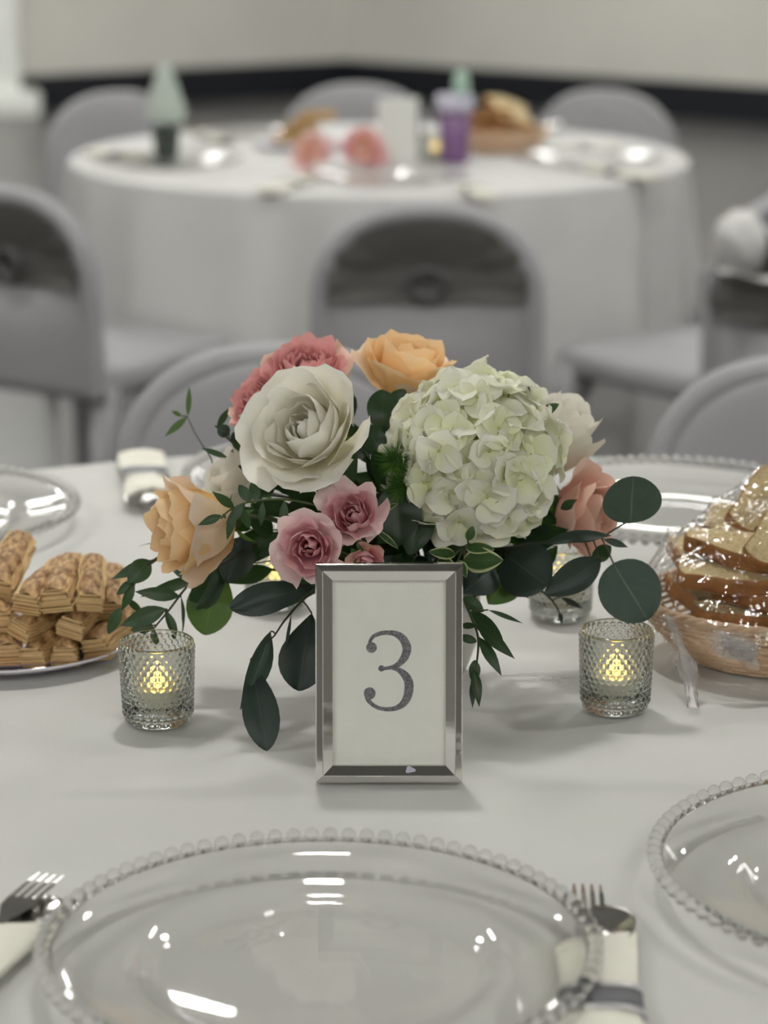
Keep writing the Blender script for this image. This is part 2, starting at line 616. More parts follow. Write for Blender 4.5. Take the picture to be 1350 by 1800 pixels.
BL_ = Vector((LEFT_END.x, BACK_Y, 0))
BR_ = Vector((RIGHT_END.x, BACK_Y, 0))
ring = [CORNER, LEFT_END, BL_, BR_, RIGHT_END]
fv = [Vector((p.x, p.y, 0)) for p in ring] + [Vector((p.x, p.y, -0.1)) for p in ring]
ff = [(0, 1, 2, 3, 4), (9, 8, 7, 6, 5)] + [(i, i + 5, (i + 1) % 5 + 5, (i + 1) % 5) for i in range(5)]
tag(obj('floor', fv, ff, M['floor'], smooth=False), kind='structure')
tag(obj('ceiling', shift(fv, (0, 0, CEIL + 0.1)), ff, M['ceiling'], smooth=False), kind='structure')
# going clockwise seen from above puts the outward side on the left hand
wall('wall_back_left', LEFT_END, CORNER, CEIL, thick=-0.12)
wall('wall_back_right', CORNER, RIGHT_END, CEIL, thick=-0.12)
wall('wall_right', RIGHT_END, BR_, CEIL, thick=-0.12)
wall('wall_front', BR_, BL_, CEIL, thick=-0.12)
wall('wall_left', BL_, LEFT_END, CEIL, thick=-0.12)
wall('baseboard_back_left', LEFT_END + WR * 0.0, CORNER, 0.208, mat=M['base'], thick=0.0, proud=-0.014)
wall('baseboard_back_right', CORNER, RIGHT_END, 0.208, mat=M['base'], thick=0.0, proud=-0.014)

# white square column with a plinth, at the far left
colp = onz(48, 193, 0)
t = empty('column', (colp.x - 0.26, colp.y - 0.16, 0), rot=(0, 0, math.radians(6)))
tag(t, 'white square column on a wider white plinth at the far left wall', 'column')
vs, fs = box(0, 0, 0.12 + (CEIL - 0.12) / 2, 0.50, 0.30, CEIL - 0.124, 0.006)
obj('shaft', vs, fs, M['trimwhite'], t, smooth=False)
vs, fs = join(box(0.01, 0, 0.055, 0.70, 0.50, 0.11, 0.008), box(0.01, 0, 0.12, 0.66, 0.46, 0.022, 0.008))
obj('plinth', vs, fs, M['trimwhite'], t, smooth=False)
vs, fs = box(-0.17, -0.156, 0.14 + 1.3, 0.05, 0.014, 2.5, 0.004)
obj('corner_bead', vs, fs, M['trimwhite'], t, smooth=False)

# ceiling lights, including the unseen fill panels
dv, df = box(0, 0, -0.012, 1.16, 0.56, 0.012)
fr = join(box(0, 0.292, -0.016, 1.22, 0.03, 0.032), box(0, -0.292, -0.016, 1.22, 0.03, 0.032),
          box(0.596, 0, -0.016, 0.03, 0.56, 0.032), box(-0.596, 0, -0.016, 0.03, 0.56, 0.032))
lt0 = empty('ceiling_light', (PANELS[0][0], PANELS[0][1], CEIL))
tag(lt0, 'rectangular white ceiling light panel of the hall, several of the set added as fill', 'ceiling light', 'ceiling light panels')
obj('diffuser', dv, df, M['lamp'], lt0, smooth=False)
obj('frame', fr[0], fr[1], M['lampframe'], lt0, smooth=False)
for x, y in PANELS[1:]:
    copy_tree(lt0, (x, y, CEIL))
dl0 = empty('downlight', (SPOTS[0][0], SPOTS[0][1], CEIL))
tag(dl0, 'round white recessed downlight in the hall ceiling', 'ceiling light', 'round ceiling downlights')
vs, fs = cap(*lathe([(0.085, -0.004), (0.085, -0.010)], 28), 28)
obj('lens', vs, fs, M['spot'], dl0, smooth=False)
vs, fs = lathe([(0.086, -0.002), (0.088, -0.014), (0.108, -0.010), (0.112, 0.0)], 28)
obj('trim_ring', vs, fs, M['lampframe'], dl0)
for x, y in SPOTS[1:]:
    copy_tree(dl0, (x, y, CEIL))


# ------------------------------------------------------------------ tables and cloths
def cloth_mesh(R, H, nfold, seed, seg=220, depth=0.03, crease=0.0012):
    rnd = random.Random(seed)
    vs = []
    prof = []
    for k in range(26):
        prof.append((R * (k / 25) ** 0.8 * 0.985, 0, 0.0))
    for k in range(1, 7):
        a = k / 6 * math.pi / 2
        prof.append((R * 0.985 + R * 0.015 * math.sin(a), -R * 0.015 * (1 - math.cos(a)), 0.0))
    for k in range(1, 18):
        s = k / 17
        prof.append((R, -R * 0.015 - (H - R * 0.015 - 0.006) * s, s))
    ph = [rnd.uniform(0, 6.28) for _ in range(4)]
    for r, z, s in prof:
        for i in range(seg):
            a = 2 * math.pi * i / seg
            w = 0.55 * math.cos(nfold * a + ph[0] + 0.8 * math.sin(3 * a + ph[1])) + 0.30 * math.cos((nfold * 1.63 // 1) * a + ph[2]) + 0.25 * math.cos(5 * a + ph[3])
            e = min(1, s * 2.2) ** 0.8
            rr = r + depth * e * (0.55 + w)
            zz = z
            if s == 0 and r > 0.001:
                p = (r * math.cos(a), r * math.sin(a), 0)
                zz += crease * (nz(p, 5, seed) + 0.7 * abs(nz(p, 9, seed + 5)))
            vs.append((rr * math.cos(a), rr * math.sin(a), zz))
    fs = grid_faces(seg, len(prof), True)
    return vs, fs


def round_table(cx, cy, R, label, cloth_label, seed, drop=0.745, mat='cloth2'):
    t = empty('round_table', (cx, cy, 0))
    tag(t, label, 'table')
    vs, fs = cap(*lathe([(R - 0.012, 0.712), (R - 0.006, 0.716), (R - 0.004, 0.728), (R - 0.008, 0.738), (R - 0.016, 0.7415)], 96), 96)
    obj('tabletop', vs, fs, M['tabletop'], t)
    for k in range(4):
        a = math.pi / 4 + k * math.pi / 2
        p = Vector((0.42 * math.cos(a), 0.42 * math.sin(a), 0.715))
        q = Vector((0.52 * math.cos(a), 0.52 * math.sin(a), 0.0))
        vs, fs = tube([p, p.lerp(q, 0.5), q], 0.014, 8)
        obj('leg', vs, fs, M['metal'], t)
    vs, fs = cloth_mesh(R, drop, 17, seed)
    c = obj('tablecloth', vs, fs, M[mat])
    c.location = (cx, cy, 0.7475)
    tag(c, cloth_label, 'tablecloth')
    return c


round_table(0.0, 1.98, 0.84, 'round banquet table carrying the flower centrepiece, hidden by its cloth', 'white cloth on the near table under the flowers and picture frame', 3, 0.21, 'cloth')
T2 = Vector((-0.012, 5.76, 0.75))
round_table(T2.x, T2.y, 0.72, 'round banquet table farther back, hidden by its cloth', 'white cloth with hanging folds on the farther table with the purple tumbler', 8)
TZ = 0.7505


# ------------------------------------------------------------------ chairs
def make_chair():
    t = empty('banquet_chair', (0, 0, 0))
    HW, TOP, BOT = 0.200, 0.785, 0.40
    # outline of the back: a round arch on straight sides
    nu, nv = 25, 26
    def half(z):
        if z > 0.60:
            k = (z - 0.60) / (TOP - 0.60)
            return HW * math.sqrt(max(0.0, 1 - k ** 2.6)) * 1.0
        return HW + 0.012 * (0.60 - z)
    def backy(z):
        return -0.075 + (TOP - z) * 0.03
    zs = [BOT + (TOP - BOT) * (1 - (1 - j / (nv - 1)) ** 1.7) for j in range(nv)]
    front, rear = [], []
    for j, z in enumerate(zs):
        h = max(half(z), 0.002)
        for i in range(nu):
            u = math.sin((i / (nu - 1) - 0.5) * math.pi)
            x = h * u
            e = max(0.0, 1 - abs(u) ** 6) ** 0.5
            ez = max(0.0, 1 - (max(0, z - 0.60) / (TOP - 0.60)) ** 8) ** 0.5
            th = 0.020 * (0.25 + 0.75 * e * ez)
            pin = 0.040 * (1 - u * u) * math.exp(-((z - 0.650) / 0.075) ** 2)
            pin2 = 0.012 * (1 - u * u) * math.exp(-((z - 0.655) / 0.018) ** 2)
            front.append(Vector((x, backy(z) + th + 0.006 * (1 - u * u), z)))
            rear.append(Vector((x, min(backy(z) - th + pin + pin2, backy(z) + th - 0.004), z)))
    n = nu * nv
    vs = front + rear
    fs = [tuple(reversed(f)) for f in grid_faces(nu, nv)] + grid_faces(nu, nv, off=n)
    for j in range(nv - 1):
        for i in (0, nu - 1):
            a, b = j * nu + i, (j + 1) * nu + i
            fs.append((a, b, b + n, a + n))
    for i in range(nu - 1):
        fs.append((i, i + 1, i + 1 + n, i + n))
        k = (nv - 1) * nu + i
        fs.append((k, k + 1, k + 1 + n, k + n))
    obj('back_cover', vs, fs, M['spandex'], t)
    # rim roll along the arch
    pts = []
    for k in range(41):
        s = k / 40
        if s < 0.25:
            z = 0.40 + (0.60 - 0.40) * s / 0.25
            x = -half(z)
        elif s > 0.75:
            z = 0.40 + (0.60 - 0.40) * (1 - s) / 0.25
            x = half(z)
        else:
            a = (s - 0.25) / 0.5 * math.pi
            c, d = math.cos(a), math.sin(a)
            x = -HW * math.copysign(abs(c) ** 0.85, c)
            z = 0.60 + (TOP - 0.60) * abs(d) ** 0.80
        pts.append((x, backy(z) - 0.004, z))
    vs, fs = tube(pts, 0.021, 10)
    obj('back_rim', vs, fs, M['spandex'], t)
    # sash gathered to a knot, widened so its grey imitates shade in the hollow
    nu2, nv2 = 41, 15
    vs = []
    for j in range(nv2):
        for i in range(nu2):
            u = i / (nu2 - 1) * 2 - 1
            zt = 0.60 + (TOP - 0.60) * (1 - min(0.999, abs(u) * 0.93) ** 2.6) ** (1 / 2.6) - 0.014
            zb = 0.606 + 0.010 * abs(u)
            z = zb + (max(zt, zb + 0.01) - zb) * j / (nv2 - 1)
            h = HW * 0.93
            pin = 0.040 * (1 - u * u) * math.exp(-((z - 0.650) / 0.075) ** 2) + 0.012 * (1 - u * u) * math.exp(-((z - 0.655) / 0.018) ** 2)
            ang = math.atan2(z - 0.655, abs(u) * h + 0.02)
            ridge = 0.0035 * math.cos(ang * 22) * math.exp(-(ang / 0.5) ** 2)
            vs.append(Vector((h * u, min(backy(z) - 0.020 + pin, backy(z) + 0.012) - 0.006 - ridge, z)))
    fs = grid_faces(nu2, nv2)
    obj('sash', vs, fs, M['sash'], t)
    ringp = [(0.030 * math.cos(a), backy(0.652) + 0.004, 0.652 + 0.026 * math.sin(a)) for a in [2 * math.pi * k / 24 for k in range(25)]]
    vs, fs = tube(shift(ringp, (0, -0.014, 0)), 0.006, 8, caps=False)
    obj('buckle', vs, fs, M['metal'], t)
    # seat under its cover
    vs, fs = box(0, 0.155, 0.425, 0.42, 0.44, 0.06, 0.022, 3)
    obj('seat_cover', vs, fs, M['spandex'], t)
    for sx in (-1, 1):
        vs, fs = tube([(sx * 0.195, -0.035, 0.42), (sx * 0.20, -0.06, 0.25), (sx * 0.205, -0.12, 0.0)], [0.030, 0.022, 0.018], 10)
        obj('leg', vs, fs, M['spandex'], t)
        vs, fs = tube([(sx * 0.19, 0.345, 0.42), (sx * 0.195, 0.36, 0.25), (sx * 0.20, 0.375, 0.0)], [0.034, 0.022, 0.018], 10)
        obj('leg', vs, fs, M['spandex'], t)
    # stretched skirt between the front legs
    vs = []
    for j in range(7):
        for i in range(13):
            u = i / 12 * 2 - 1
            drop = 0.05 + 0.30 * abs(u) ** 3
            z = 0.44 - drop * j / 6
            vs.append(Vector((0.20 * u, 0.375 + 0.004 * j / 6, z)))
    obj('front_skirt', vs, grid_faces(13, 7), M['spandex'], t)
    return t


chair0 = make_chair()


def chair(x, y, rz, label, first=[True], s=1.0):
    if first[0]:
        first[0] = False
        o = chair0
        o.location = (x, y, 0)
        o.rotation_euler = (0, 0, math.radians(rz))
        tag(o, label, 'chair')
    else:
        o = copy_tree(chair0, (x, y, 0), (0, 0, math.radians(rz)), label)
    o['group'] = 'white covered banquet chairs'
    return o


# rz = 0 faces away from the camera (+Y)
chair(0.080, 4.62, 0, 'white covered chair with grey sash, its back to us, middle of the far table')
chair(-0.690, 4.84, -33, 'white covered chair with round sash buckle, large at the left edge')
chair(0.745, 4.78, 38, 'white covered angled chair right of the far table, pale seat showing')
chair(0.775, 4.28, -52, 'white covered chair cut off by the right edge, nearer than the angled chair')
chair(-0.69, 6.70, 216, 'covered chair behind the far table at its left, by the clear tumbler')
chair(-0.075, 6.92, 180, 'covered chair behind the far table, behind the pink bouquet and white card')
chair(0.57, 6.75, 150, 'covered chair behind the far table, right of its bread basket')
chair(1.16, 5.80, 92, 'covered chair at the right edge beyond the far table, only a corner showing')
chair(-0.135, 3.10, 184, 'white covered chair facing us across the near table, behind the white rose')
chair(0.535, 3.02, 164, 'white covered chair facing us across the near table, behind the wrapped bread')


# white cloth bundled over the top corner of the chair cut by the right edge
bc = aty(1303, 425, 4.24)
t = empty('white_cloth', bc)
tag(t, 'bundled white cloth over the back of the chair at the right edge', 'cloth')
bm = bmesh.new()
bmesh.ops.create_icosphere(bm, subdivisions=4, radius=1.0)
bv = []
for v in bm.verts:
    d = v.co.normalized()
    r = 1 + 0.10 * noise.noise(d * 1.7) + 0.05 * noise.noise(d * 4)
    bv.append(Vector((d.x * 0.046 * r - d.z * 0.006, d.y * 0.050 * r, d.z * 0.056 * r)))
bf = [tuple(v.index for v in f.verts) for f in bm.faces]
bm.free()
obj('roll', bv, bf, M['cloth2'], t)
vs = []
for j in range(8):
    for i in range(9):
        u, v = i / 8, j / 7
        vs.append(Vector((-0.040 + 0.15 * u, -0.030 + 0.05 * v, -0.052 - 0.018 * u - 0.006 * math.sin(v * math.pi) * -1 + 0.004 * math.sin(u * 9))))
obj('hanging_end', vs, grid_faces(9, 8), M['cloth2'], t)


# ------------------------------------------------------------------ charger plates
def make_charger(nbeads=85, name='charger_plate'):
    t = empty(name, (0, 0, 0))
    R = 0.165
    top = [(0.0, 0.0050), (0.06, 0.0050), (0.098, 0.0052), (0.104, 0.0062), (0.110, 0.0100), (0.116, 0.0128), (0.126, 0.0142), (0.145, 0.0170), (0.158, 0.0196), (R, 0.0208)]
    bot = [(R + 0.0012, 0.0196), (R, 0.0178), (0.145, 0.0135), (0.126, 0.0108), (0.116, 0.0090), (0.109, 0.0050), (0.104, 0.0014), (0.098, 0.0002), (0.09, 0.0012), (0.04, 0.0012), (0.0, 0.0012)]
    vs, fs = lathe(top + bot, 120)
    obj('dish', vs, fs, M['plate_glass'], t)
    # thin lip ring that carries the beads
    pts = [((R + 0.001) * math.cos(2 * math.pi * k / 120), (R + 0.001) * math.sin(2 * math.pi * k / 120), 0.0200) for k in range(121)]
    vs, fs = tube(pts, 0.0016, 6, caps=False)
    obj('rim_ring', vs, fs, M['bead'], t)
    if nbeads:
        bm = bmesh.new()
        bmesh.ops.create_uvsphere(bm, u_segments=14, v_segments=9, radius=0.0050)
        me = bpy.data.meshes.new('bead')
        bm.to_mesh(me)
        bm.free()
        me.polygons.foreach_set('use_smooth', [True] * len(me.polygons))
        me.materials.append(M['bead'])
        for k in range(nbeads):
            a = 2 * math.pi * k / nbeads
            b = obj('bead', None, None, None, t, mesh=me)
            b.location = ((R + 0.0058) * math.cos(a), (R + 0.0058) * math.sin(a), 0.0212)
    return t


ch0 = make_charger()
CH_GROUP = 'beaded glass charger plates'
ch0.location = (-0.040, 1.405, TZ)
tag(ch0, 'clear glass charger plate with beaded rim, nearest to us in front of the frame', 'plate', CH_GROUP)
for x, y, lab in [(0.352, 1.53, 'clear beaded glass charger plate cut off by the lower right edge'),
                  (-0.490, 2.462, 'clear beaded glass charger plate behind the pastry platter at the left edge'),
                  (-0.045, 2.612, 'clear beaded glass charger plate across the table behind the white rose'),
                  (0.300, 2.495, 'clear beaded glass charger plate behind the wrapped bread basket')]:
    copy_tree(ch0, (x, y, TZ), (0, 0, 0.02), lab, CH_GROUP)


# ------------------------------------------------------------------ napkins with cutlery
def make_napkin(L=0.20, Wd=0.056):
    """lies along local +Y: cutlery heads at +Y end, band at y=0"""
    t = empty('rolled_napkin', (0, 0, 0))
    nseg, nl = 28, 30
    vs = []
    for j in range(nl):
        s = j / (nl - 1)
        y = -L * 0.55 + L * s
        pinch = 1 - 0.14 * math.exp(-(y / 0.020) ** 2)
        w = Wd / 2 * pinch * (1 + 0.06 * math.sin(7 * s))
        h = 0.0125 * (1 - 0.12 * s)
        if s < 0.06:
            h *= 0.55 + 7.5 * s
        for k in range(nseg):
            a = 2 * math.pi * k / nseg
            c, d = math.cos(a), math.sin(a)
            x = w * math.copysign(abs(c) ** 0.7, c)
            z = h + h * math.copysign(abs(d) ** 0.75, d) * (1 + 0.05 * math.sin(5 * a + 9 * s))
            yy = y + (0.012 * (c) if s > 0.9 else 0)
            vs.append(Vector((x, yy, max(z, 0.0003))))
    fs = grid_faces(nseg, nl, True)
    fs.append(tuple(reversed(range(nseg))))
    o = len(vs)
    # inner mouth at the cutlery end
    for k in range(nseg):
        v = vs[(nl - 1) * nseg + k]
        vs.append(Vector((v.x * 0.86, v.y - 0.012, 0.0115 + (v.z - 0.0115) * 0.70)))
    for k in range(nseg):
        k2 = (k + 1) % nseg
        fs.append(((nl - 1) * nseg + k, (nl - 1) * nseg + k2, o + k2, o + k))
    fs.append(tuple(range(o, o + nseg)))
    obj('napkin', vs, fs, M['napkin'], t)
    # folded-over top layer with a slanting edge
    vs = []
    for j in range(12):
        for i in range(13):
            u = i / 12 * 2 - 1
            y = -L * 0.5 + (L * 0.92 + 0.010 * u) * j / 11
            w = Wd / 2 * 0.93 * (1 - 0.14 * math.exp(-(y / 0.020) ** 2))
            vs.append(Vector((w * u, y, 0.0242 - 0.0115 * abs(u) ** 3.2 + 0.0014)))
    obj('top_fold', vs, grid_faces(13, 12), M['napkin'], t)

    def ringband(y0, y1, mat, nm, off):
        vs = []
        for y in (y0, y0, y1, y1):
            pass
        prof = [(y0, 0.0), (y0, off), (y1, off), (y1, 0.0)]
        for y, o_ in prof:
            pinch = 1 - 0.14 * math.exp(-(y / 0.020) ** 2)
            w = Wd / 2 * pinch + 0.0012 + o_
            h = 0.0128 + o_
            for k in range(32):
                a = 2 * math.pi * k / 32
                c, d = math.cos(a), math.sin(a)
                vs.append(Vector((w * math.copysign(abs(c) ** 0.7, c), y, max(0.0002, 0.0128 + h * math.copysign(abs(d) ** 0.75, d) + 0.0009))))
        fs = grid_faces(32, 4, True)
        return obj(nm, vs, fs, mat, t)
    bd = ringband(-0.014, 0.014, M['band'], 'band', 0.0012)
    bd['label'] = 'dark grey napkin band'
    for a in (-1, 1):
        ringband(a * 0.0150 - 0.0028, a * 0.0150 + 0.0028, M['bandedge'], 'band_edge', 0.0016)['label'] = 'silver edge of the band'
    # fork head
    def fork():
        th = 0.0013
        vs, fs = [], []
        def plate(outline):
            o = len(vs)
            n = len(outline)
            for x, y, z in outline:
                vs.append(Vector((x, y, z + th)))
            for x, y, z in outline:
                vs.append(Vector((x, y, z)))
            fs.append(tuple(range(o, o + n)))
            fs.append(tuple(reversed(range(o + n, o + 2 * n))))
            for k in range(n):
                k2 = (k + 1) % n
                fs.append((o + k, o + n + k, o + n + k2, o + k2))
        y0 = L * 0.30
        def zc(y):
            q = (y - y0) / 0.10
            return 0.014 + 0.006 * math.sin(q * 2.6)
        def strip(xa0, xb0, ya, xa1, xb1, yb):
            plate([(xa0, ya, zc(ya)), (xb0, ya, zc(ya)), (xb1, yb, zc(yb)), (xa1, yb, zc(yb))])
        strip(-0.0035, 0.0035, y0, -0.004, 0.004, y0 + 0.03)
        strip(-0.004, 0.004, y0 + 0.03, -0.0115, 0.0115, y0 + 0.048)
        strip(-0.0115, 0.0115, y0 + 0.048, -0.0118, 0.0118, y0 + 0.062)
        for k in range(4):
            c = -0.0096 + k * 0.0064
            strip(c - 0.0019, c + 0.0019, y0 + 0.062, c - 0.0016, c + 0.0016, y0 + 0.090)
            strip(c - 0.0016, c + 0.0016, y0 + 0.090, c - 0.0006, c + 0.0006, y0 + 0.106)
        return vs, fs
    vs, fs = fork()
    f = obj('fork', shift(vs, (-0.004, 0.004, 0.004)), fs, M['steel'], t, smooth=False)
    # spoon head
    vs = []
    nr, na = 8, 28
    y0 = L * 0.45
    for j in range(nr):
        q = j / (nr - 1)
        for k in range(na):
            a = 2 * math.pi * k / na
            egg = 1 + 0.16 * math.sin(a)
            x = 0.0185 * q * math.cos(a) * egg
            y = y0 + 0.020 + 0.029 * q * math.sin(a)
            vs.append(Vector((x, y, 0.017 - 0.0065 * (1 - q * q))))
    vs2 = [v + Vector((0, 0, -0.0012)) for v in vs]
    fs = grid_faces(na, nr, True)
    n = len(vs)
    fs2 = [tuple(reversed([i + n for i in f])) for f in fs]
    edge = [((nr - 1) * na + k, (nr - 1) * na + (k + 1) % na, n + (nr - 1) * na + (k + 1) % na, n + (nr - 1) * na + k) for k in range(na)]
    b1 = (vs + vs2, fs + fs2 + edge)
    b2 = tube([(0, y0 - 0.04, 0.012), (0, y0 - 0.015, 0.016), (0, y0 - 0.006, 0.0165)], [0.004, 0.003, 0.005], 8, flat=0.4)
    vs, fs = join(b1, b2)
    obj('spoon', shift(vs, (0.010, 0, 0.003)), fs, M['steel'], t)
    return t


nap0 = make_napkin()
NAPG = 'banded napkins with cutlery'
p = onz(1060, 1745, TZ)
nap0.location = (p.x - 0.004, p.y - 0.030, TZ)
nap0.scale = (0.92, 1.0, 0.50)
nap0.rotation_euler = (0, 0, math.radians(-3))
tag(nap0, 'cream rolled napkin with dark band, fork and spoon, right of the nearest charger plate', 'napkin', NAPG)
copy_tree(nap0, (-0.266, 1.368, TZ), (0, 0, math.radians(-16)), 'cream rolled napkin with cutlery cut off by the lower left edge', NAPG)
p = onz(247, 800, 0.775)
copy_tree(nap0, (p.x + 0.006, p.y - 0.02, TZ), (0, 0, math.radians(188)), 'blurred cream napkin with dark band and spoon on the far edge of the near table', NAPG)


# ------------------------------------------------------------------ picture frame with the number card
def make_frame():
    bl, br = onz(555, 1377, TZ), onz(813, 1377, TZ)
    cx = (bl.x + br.x) / 2
    Wd = br.x - bl.x
    y0 = bl.y
    tilt = math.radians(11)
    # length along the tilted face so that the top lands at the photograph's height
    topr = ray(684, 992)
    lo, hi = 0.1, 0.25
    for _ in range(40):
        L = (lo + hi) / 2
        q = Vector((cx, y0 + L * math.sin(tilt), TZ + L * math.cos(tilt)))
        k = (topr * (q.y / topr.y)).z + CAM_Z
        if q.z < k:
            lo = L
        else:
            hi = L
    H = L
    t = empty('picture_frame', (cx, y0, TZ + 0.0005), rot=(-tilt, 0, 0))
    tag(t, 'silver metal picture frame holding a table number card, in front of the flowers', 'picture frame')
    # local: x across, z up the face, -y towards the viewer
    w, h = Wd / 2, H
    prof = [(0.0, 0.011), (0.0, 0.0), (0.0008, -0.0012), (0.0052, -0.0030), (0.0058, -0.0030), (0.0126, 0.0012), (0.0128, 0.0036), (0.0128, 0.0062), (0.006, 0.011)]
    corners = [(-w, 0), (w, 0), (w, h), (-w, h)]
    inward = [(1, 1), (-1, 1), (-1, -1), (1, -1)]
    for k in range(4):
        a, b = corners[k], corners[(k + 1) % 4]
        ia, ib = inward[k], inward[(k + 1) % 4]
        gap = 0.00012
        vs = []
        for end, (c, i_) in enumerate(((a, ia), (b, ib))):
            dirx = (b[0] - a[0]) / math.hypot(b[0] - a[0], b[1] - a[1])
            dirz = (b[1] - a[1]) / math.hypot(b[0] - a[0], b[1] - a[1])
            sgn = 1 if end == 0 else -1
            for d, y in prof:
                vs.append(Vector((c[0] + i_[0] * d + dirx * gap * sgn, y, c[1] + i_[1] * d + dirz * gap * sgn)))
        n = len(prof)
        fs = [(j, (j + 1) % n, n + (j + 1) % n, n + j) for j in range(n)]
        fs += [tuple(reversed(range(n))), tuple(range(n, 2 * n))]
        obj('rail', vs, fs, M['chrome'], t, smooth=False)
    iw0, iw1, ih0, ih1 = -w + 0.0122, w - 0.0122, 0.0122, h - 0.0122
    vs, fs = box(0, 0.0072, h / 2, iw1 - iw0, 0.0010, ih1 - ih0)
    card = obj('number_card', vs, fs, M['card'], t, smooth=False)
    card['label'] = 'ivory card printed with a silver figure 3'
    vs, fs = box(0, 0.0048, h / 2, iw1 - iw0, 0.0012, ih1 - ih0)
    obj('glass_pane', vs, fs, M['glass_thin'], t, smooth=False)
    vs, fs = box(0, 0.0095, h / 2, 2 * w - 0.010, 0.003, h - 0.010)
    obj('backing_board', vs, fs, M['backing'], t, smooth=False)
    # easel leg behind
    vs, fs = join(([Vector((-0.018, 0.0115, h * 0.62)), Vector((0.018, 0.0115, h * 0.62)), Vector((0.026, 0.070, 0.0146)), Vector((-0.026, 0.070, 0.0146)),
                    Vector((-0.018, 0.0135, h * 0.62)), Vector((0.018, 0.0135, h * 0.62)), Vector((0.026, 0.072, 0.0150)), Vector((-0.026, 0.072, 0.0150))],
                   [(0, 1, 2, 3), (7, 6, 5, 4), (0, 4, 5, 1), (1, 5, 6, 2), (2, 6, 7, 3), (3, 7, 4, 0)]))
    obj('easel_leg', vs, fs, M['backing'], t, smooth=False)
    # the figure 3: strokes of changing width with ball ends
    sc = Wd / 258.0 / 3.068
    X0 = (684 - 540) * 3.068
    Y0 = (1377 - 980) * 3.068
    ks = H / (1377 - 992) / 3.068
    up = [(334, 472, 17), (352, 438, 20), (390, 418, 23), (435, 413, 25), (480, 420, 33), (515, 445, 43), (534, 480, 47), (537, 510, 47), (522, 550, 42), (490, 585, 30), (455, 600, 21), (420, 606, 19), (398, 606, 19)]
    dn = [(452, 602, 17), (490, 613, 27), (525, 640, 41), (546, 675, 48), (549, 715, 49), (540, 760, 46), (515, 800, 37), (475, 822, 27), (430, 827, 23), (385, 820, 21), (350, 800, 22), (328, 775, 24), (320, 748, 26)]
    vs, fs = [], []
    yy = 0.00655
    def stroke(pts):
        sp = spline([(a, b, c) for a, b, c in pts], 60)
        o = len(vs)
        for i, q in enumerate(sp):
            tdir = sp[min(59, i + 1)] - sp[max(0, i - 1)]
            tl = math.hypot(tdir.x, tdir.y)
            nx, ny = -tdir.y / tl, tdir.x / tl
            for sg in (-0.5, 0.5):
                a, b = q.x + nx * q.z * sg, q.y + ny * q.z * sg
                vs.append(Vector(((a - X0) * sc, yy, (Y0 - b) * ks)))
        for i in range(59):
            fs.append((o + 2 * i, o + 2 * i + 1, o + 2 * i + 3, o + 2 * i + 2))
    def disc(cx_, cy_, r, ry=None):
        o = len(vs)
        for k in range(32):
            a = 2 * math.pi * k / 32
            vs.append(Vector(((cx_ + r * math.cos(a) - X0) * sc, yy - 0.00004, (Y0 - cy_ - (ry or r) * math.sin(a)) * ks)))
        fs.append(tuple(range(o, o + 32)))
    stroke(up)
    stroke(dn)
    disc(347, 493, 29)
    disc(400, 606, 17)
    disc(337, 741, 32, 33)
    num = obj('number', vs, fs, M['foil'], card, smooth=False)
    num['label'] = 'silver glitter figure 3'
    # chipped spot in the lower rail
    vs = []
    for k in range(14):
        a = 2 * math.pi * k / 14
        r = 26 + 6 * math.sin(3 * a + 1)
        b = 1147 + 0.62 * r * math.sin(a)
        zz = (Y0 - b) * ks
        d = zz
        yv = -0.0030 + (d - 0.0058) / 0.0068 * 0.0042 - 0.0002
        vs.append(Vector(((555 + r * math.cos(a) - X0) * sc, yv, zz)))
    obj('worn_spot', vs, [tuple(range(14))], M['lavender'], t, smooth=False)['label'] = 'pale worn spot on the lower rail'
    return t


make_frame()


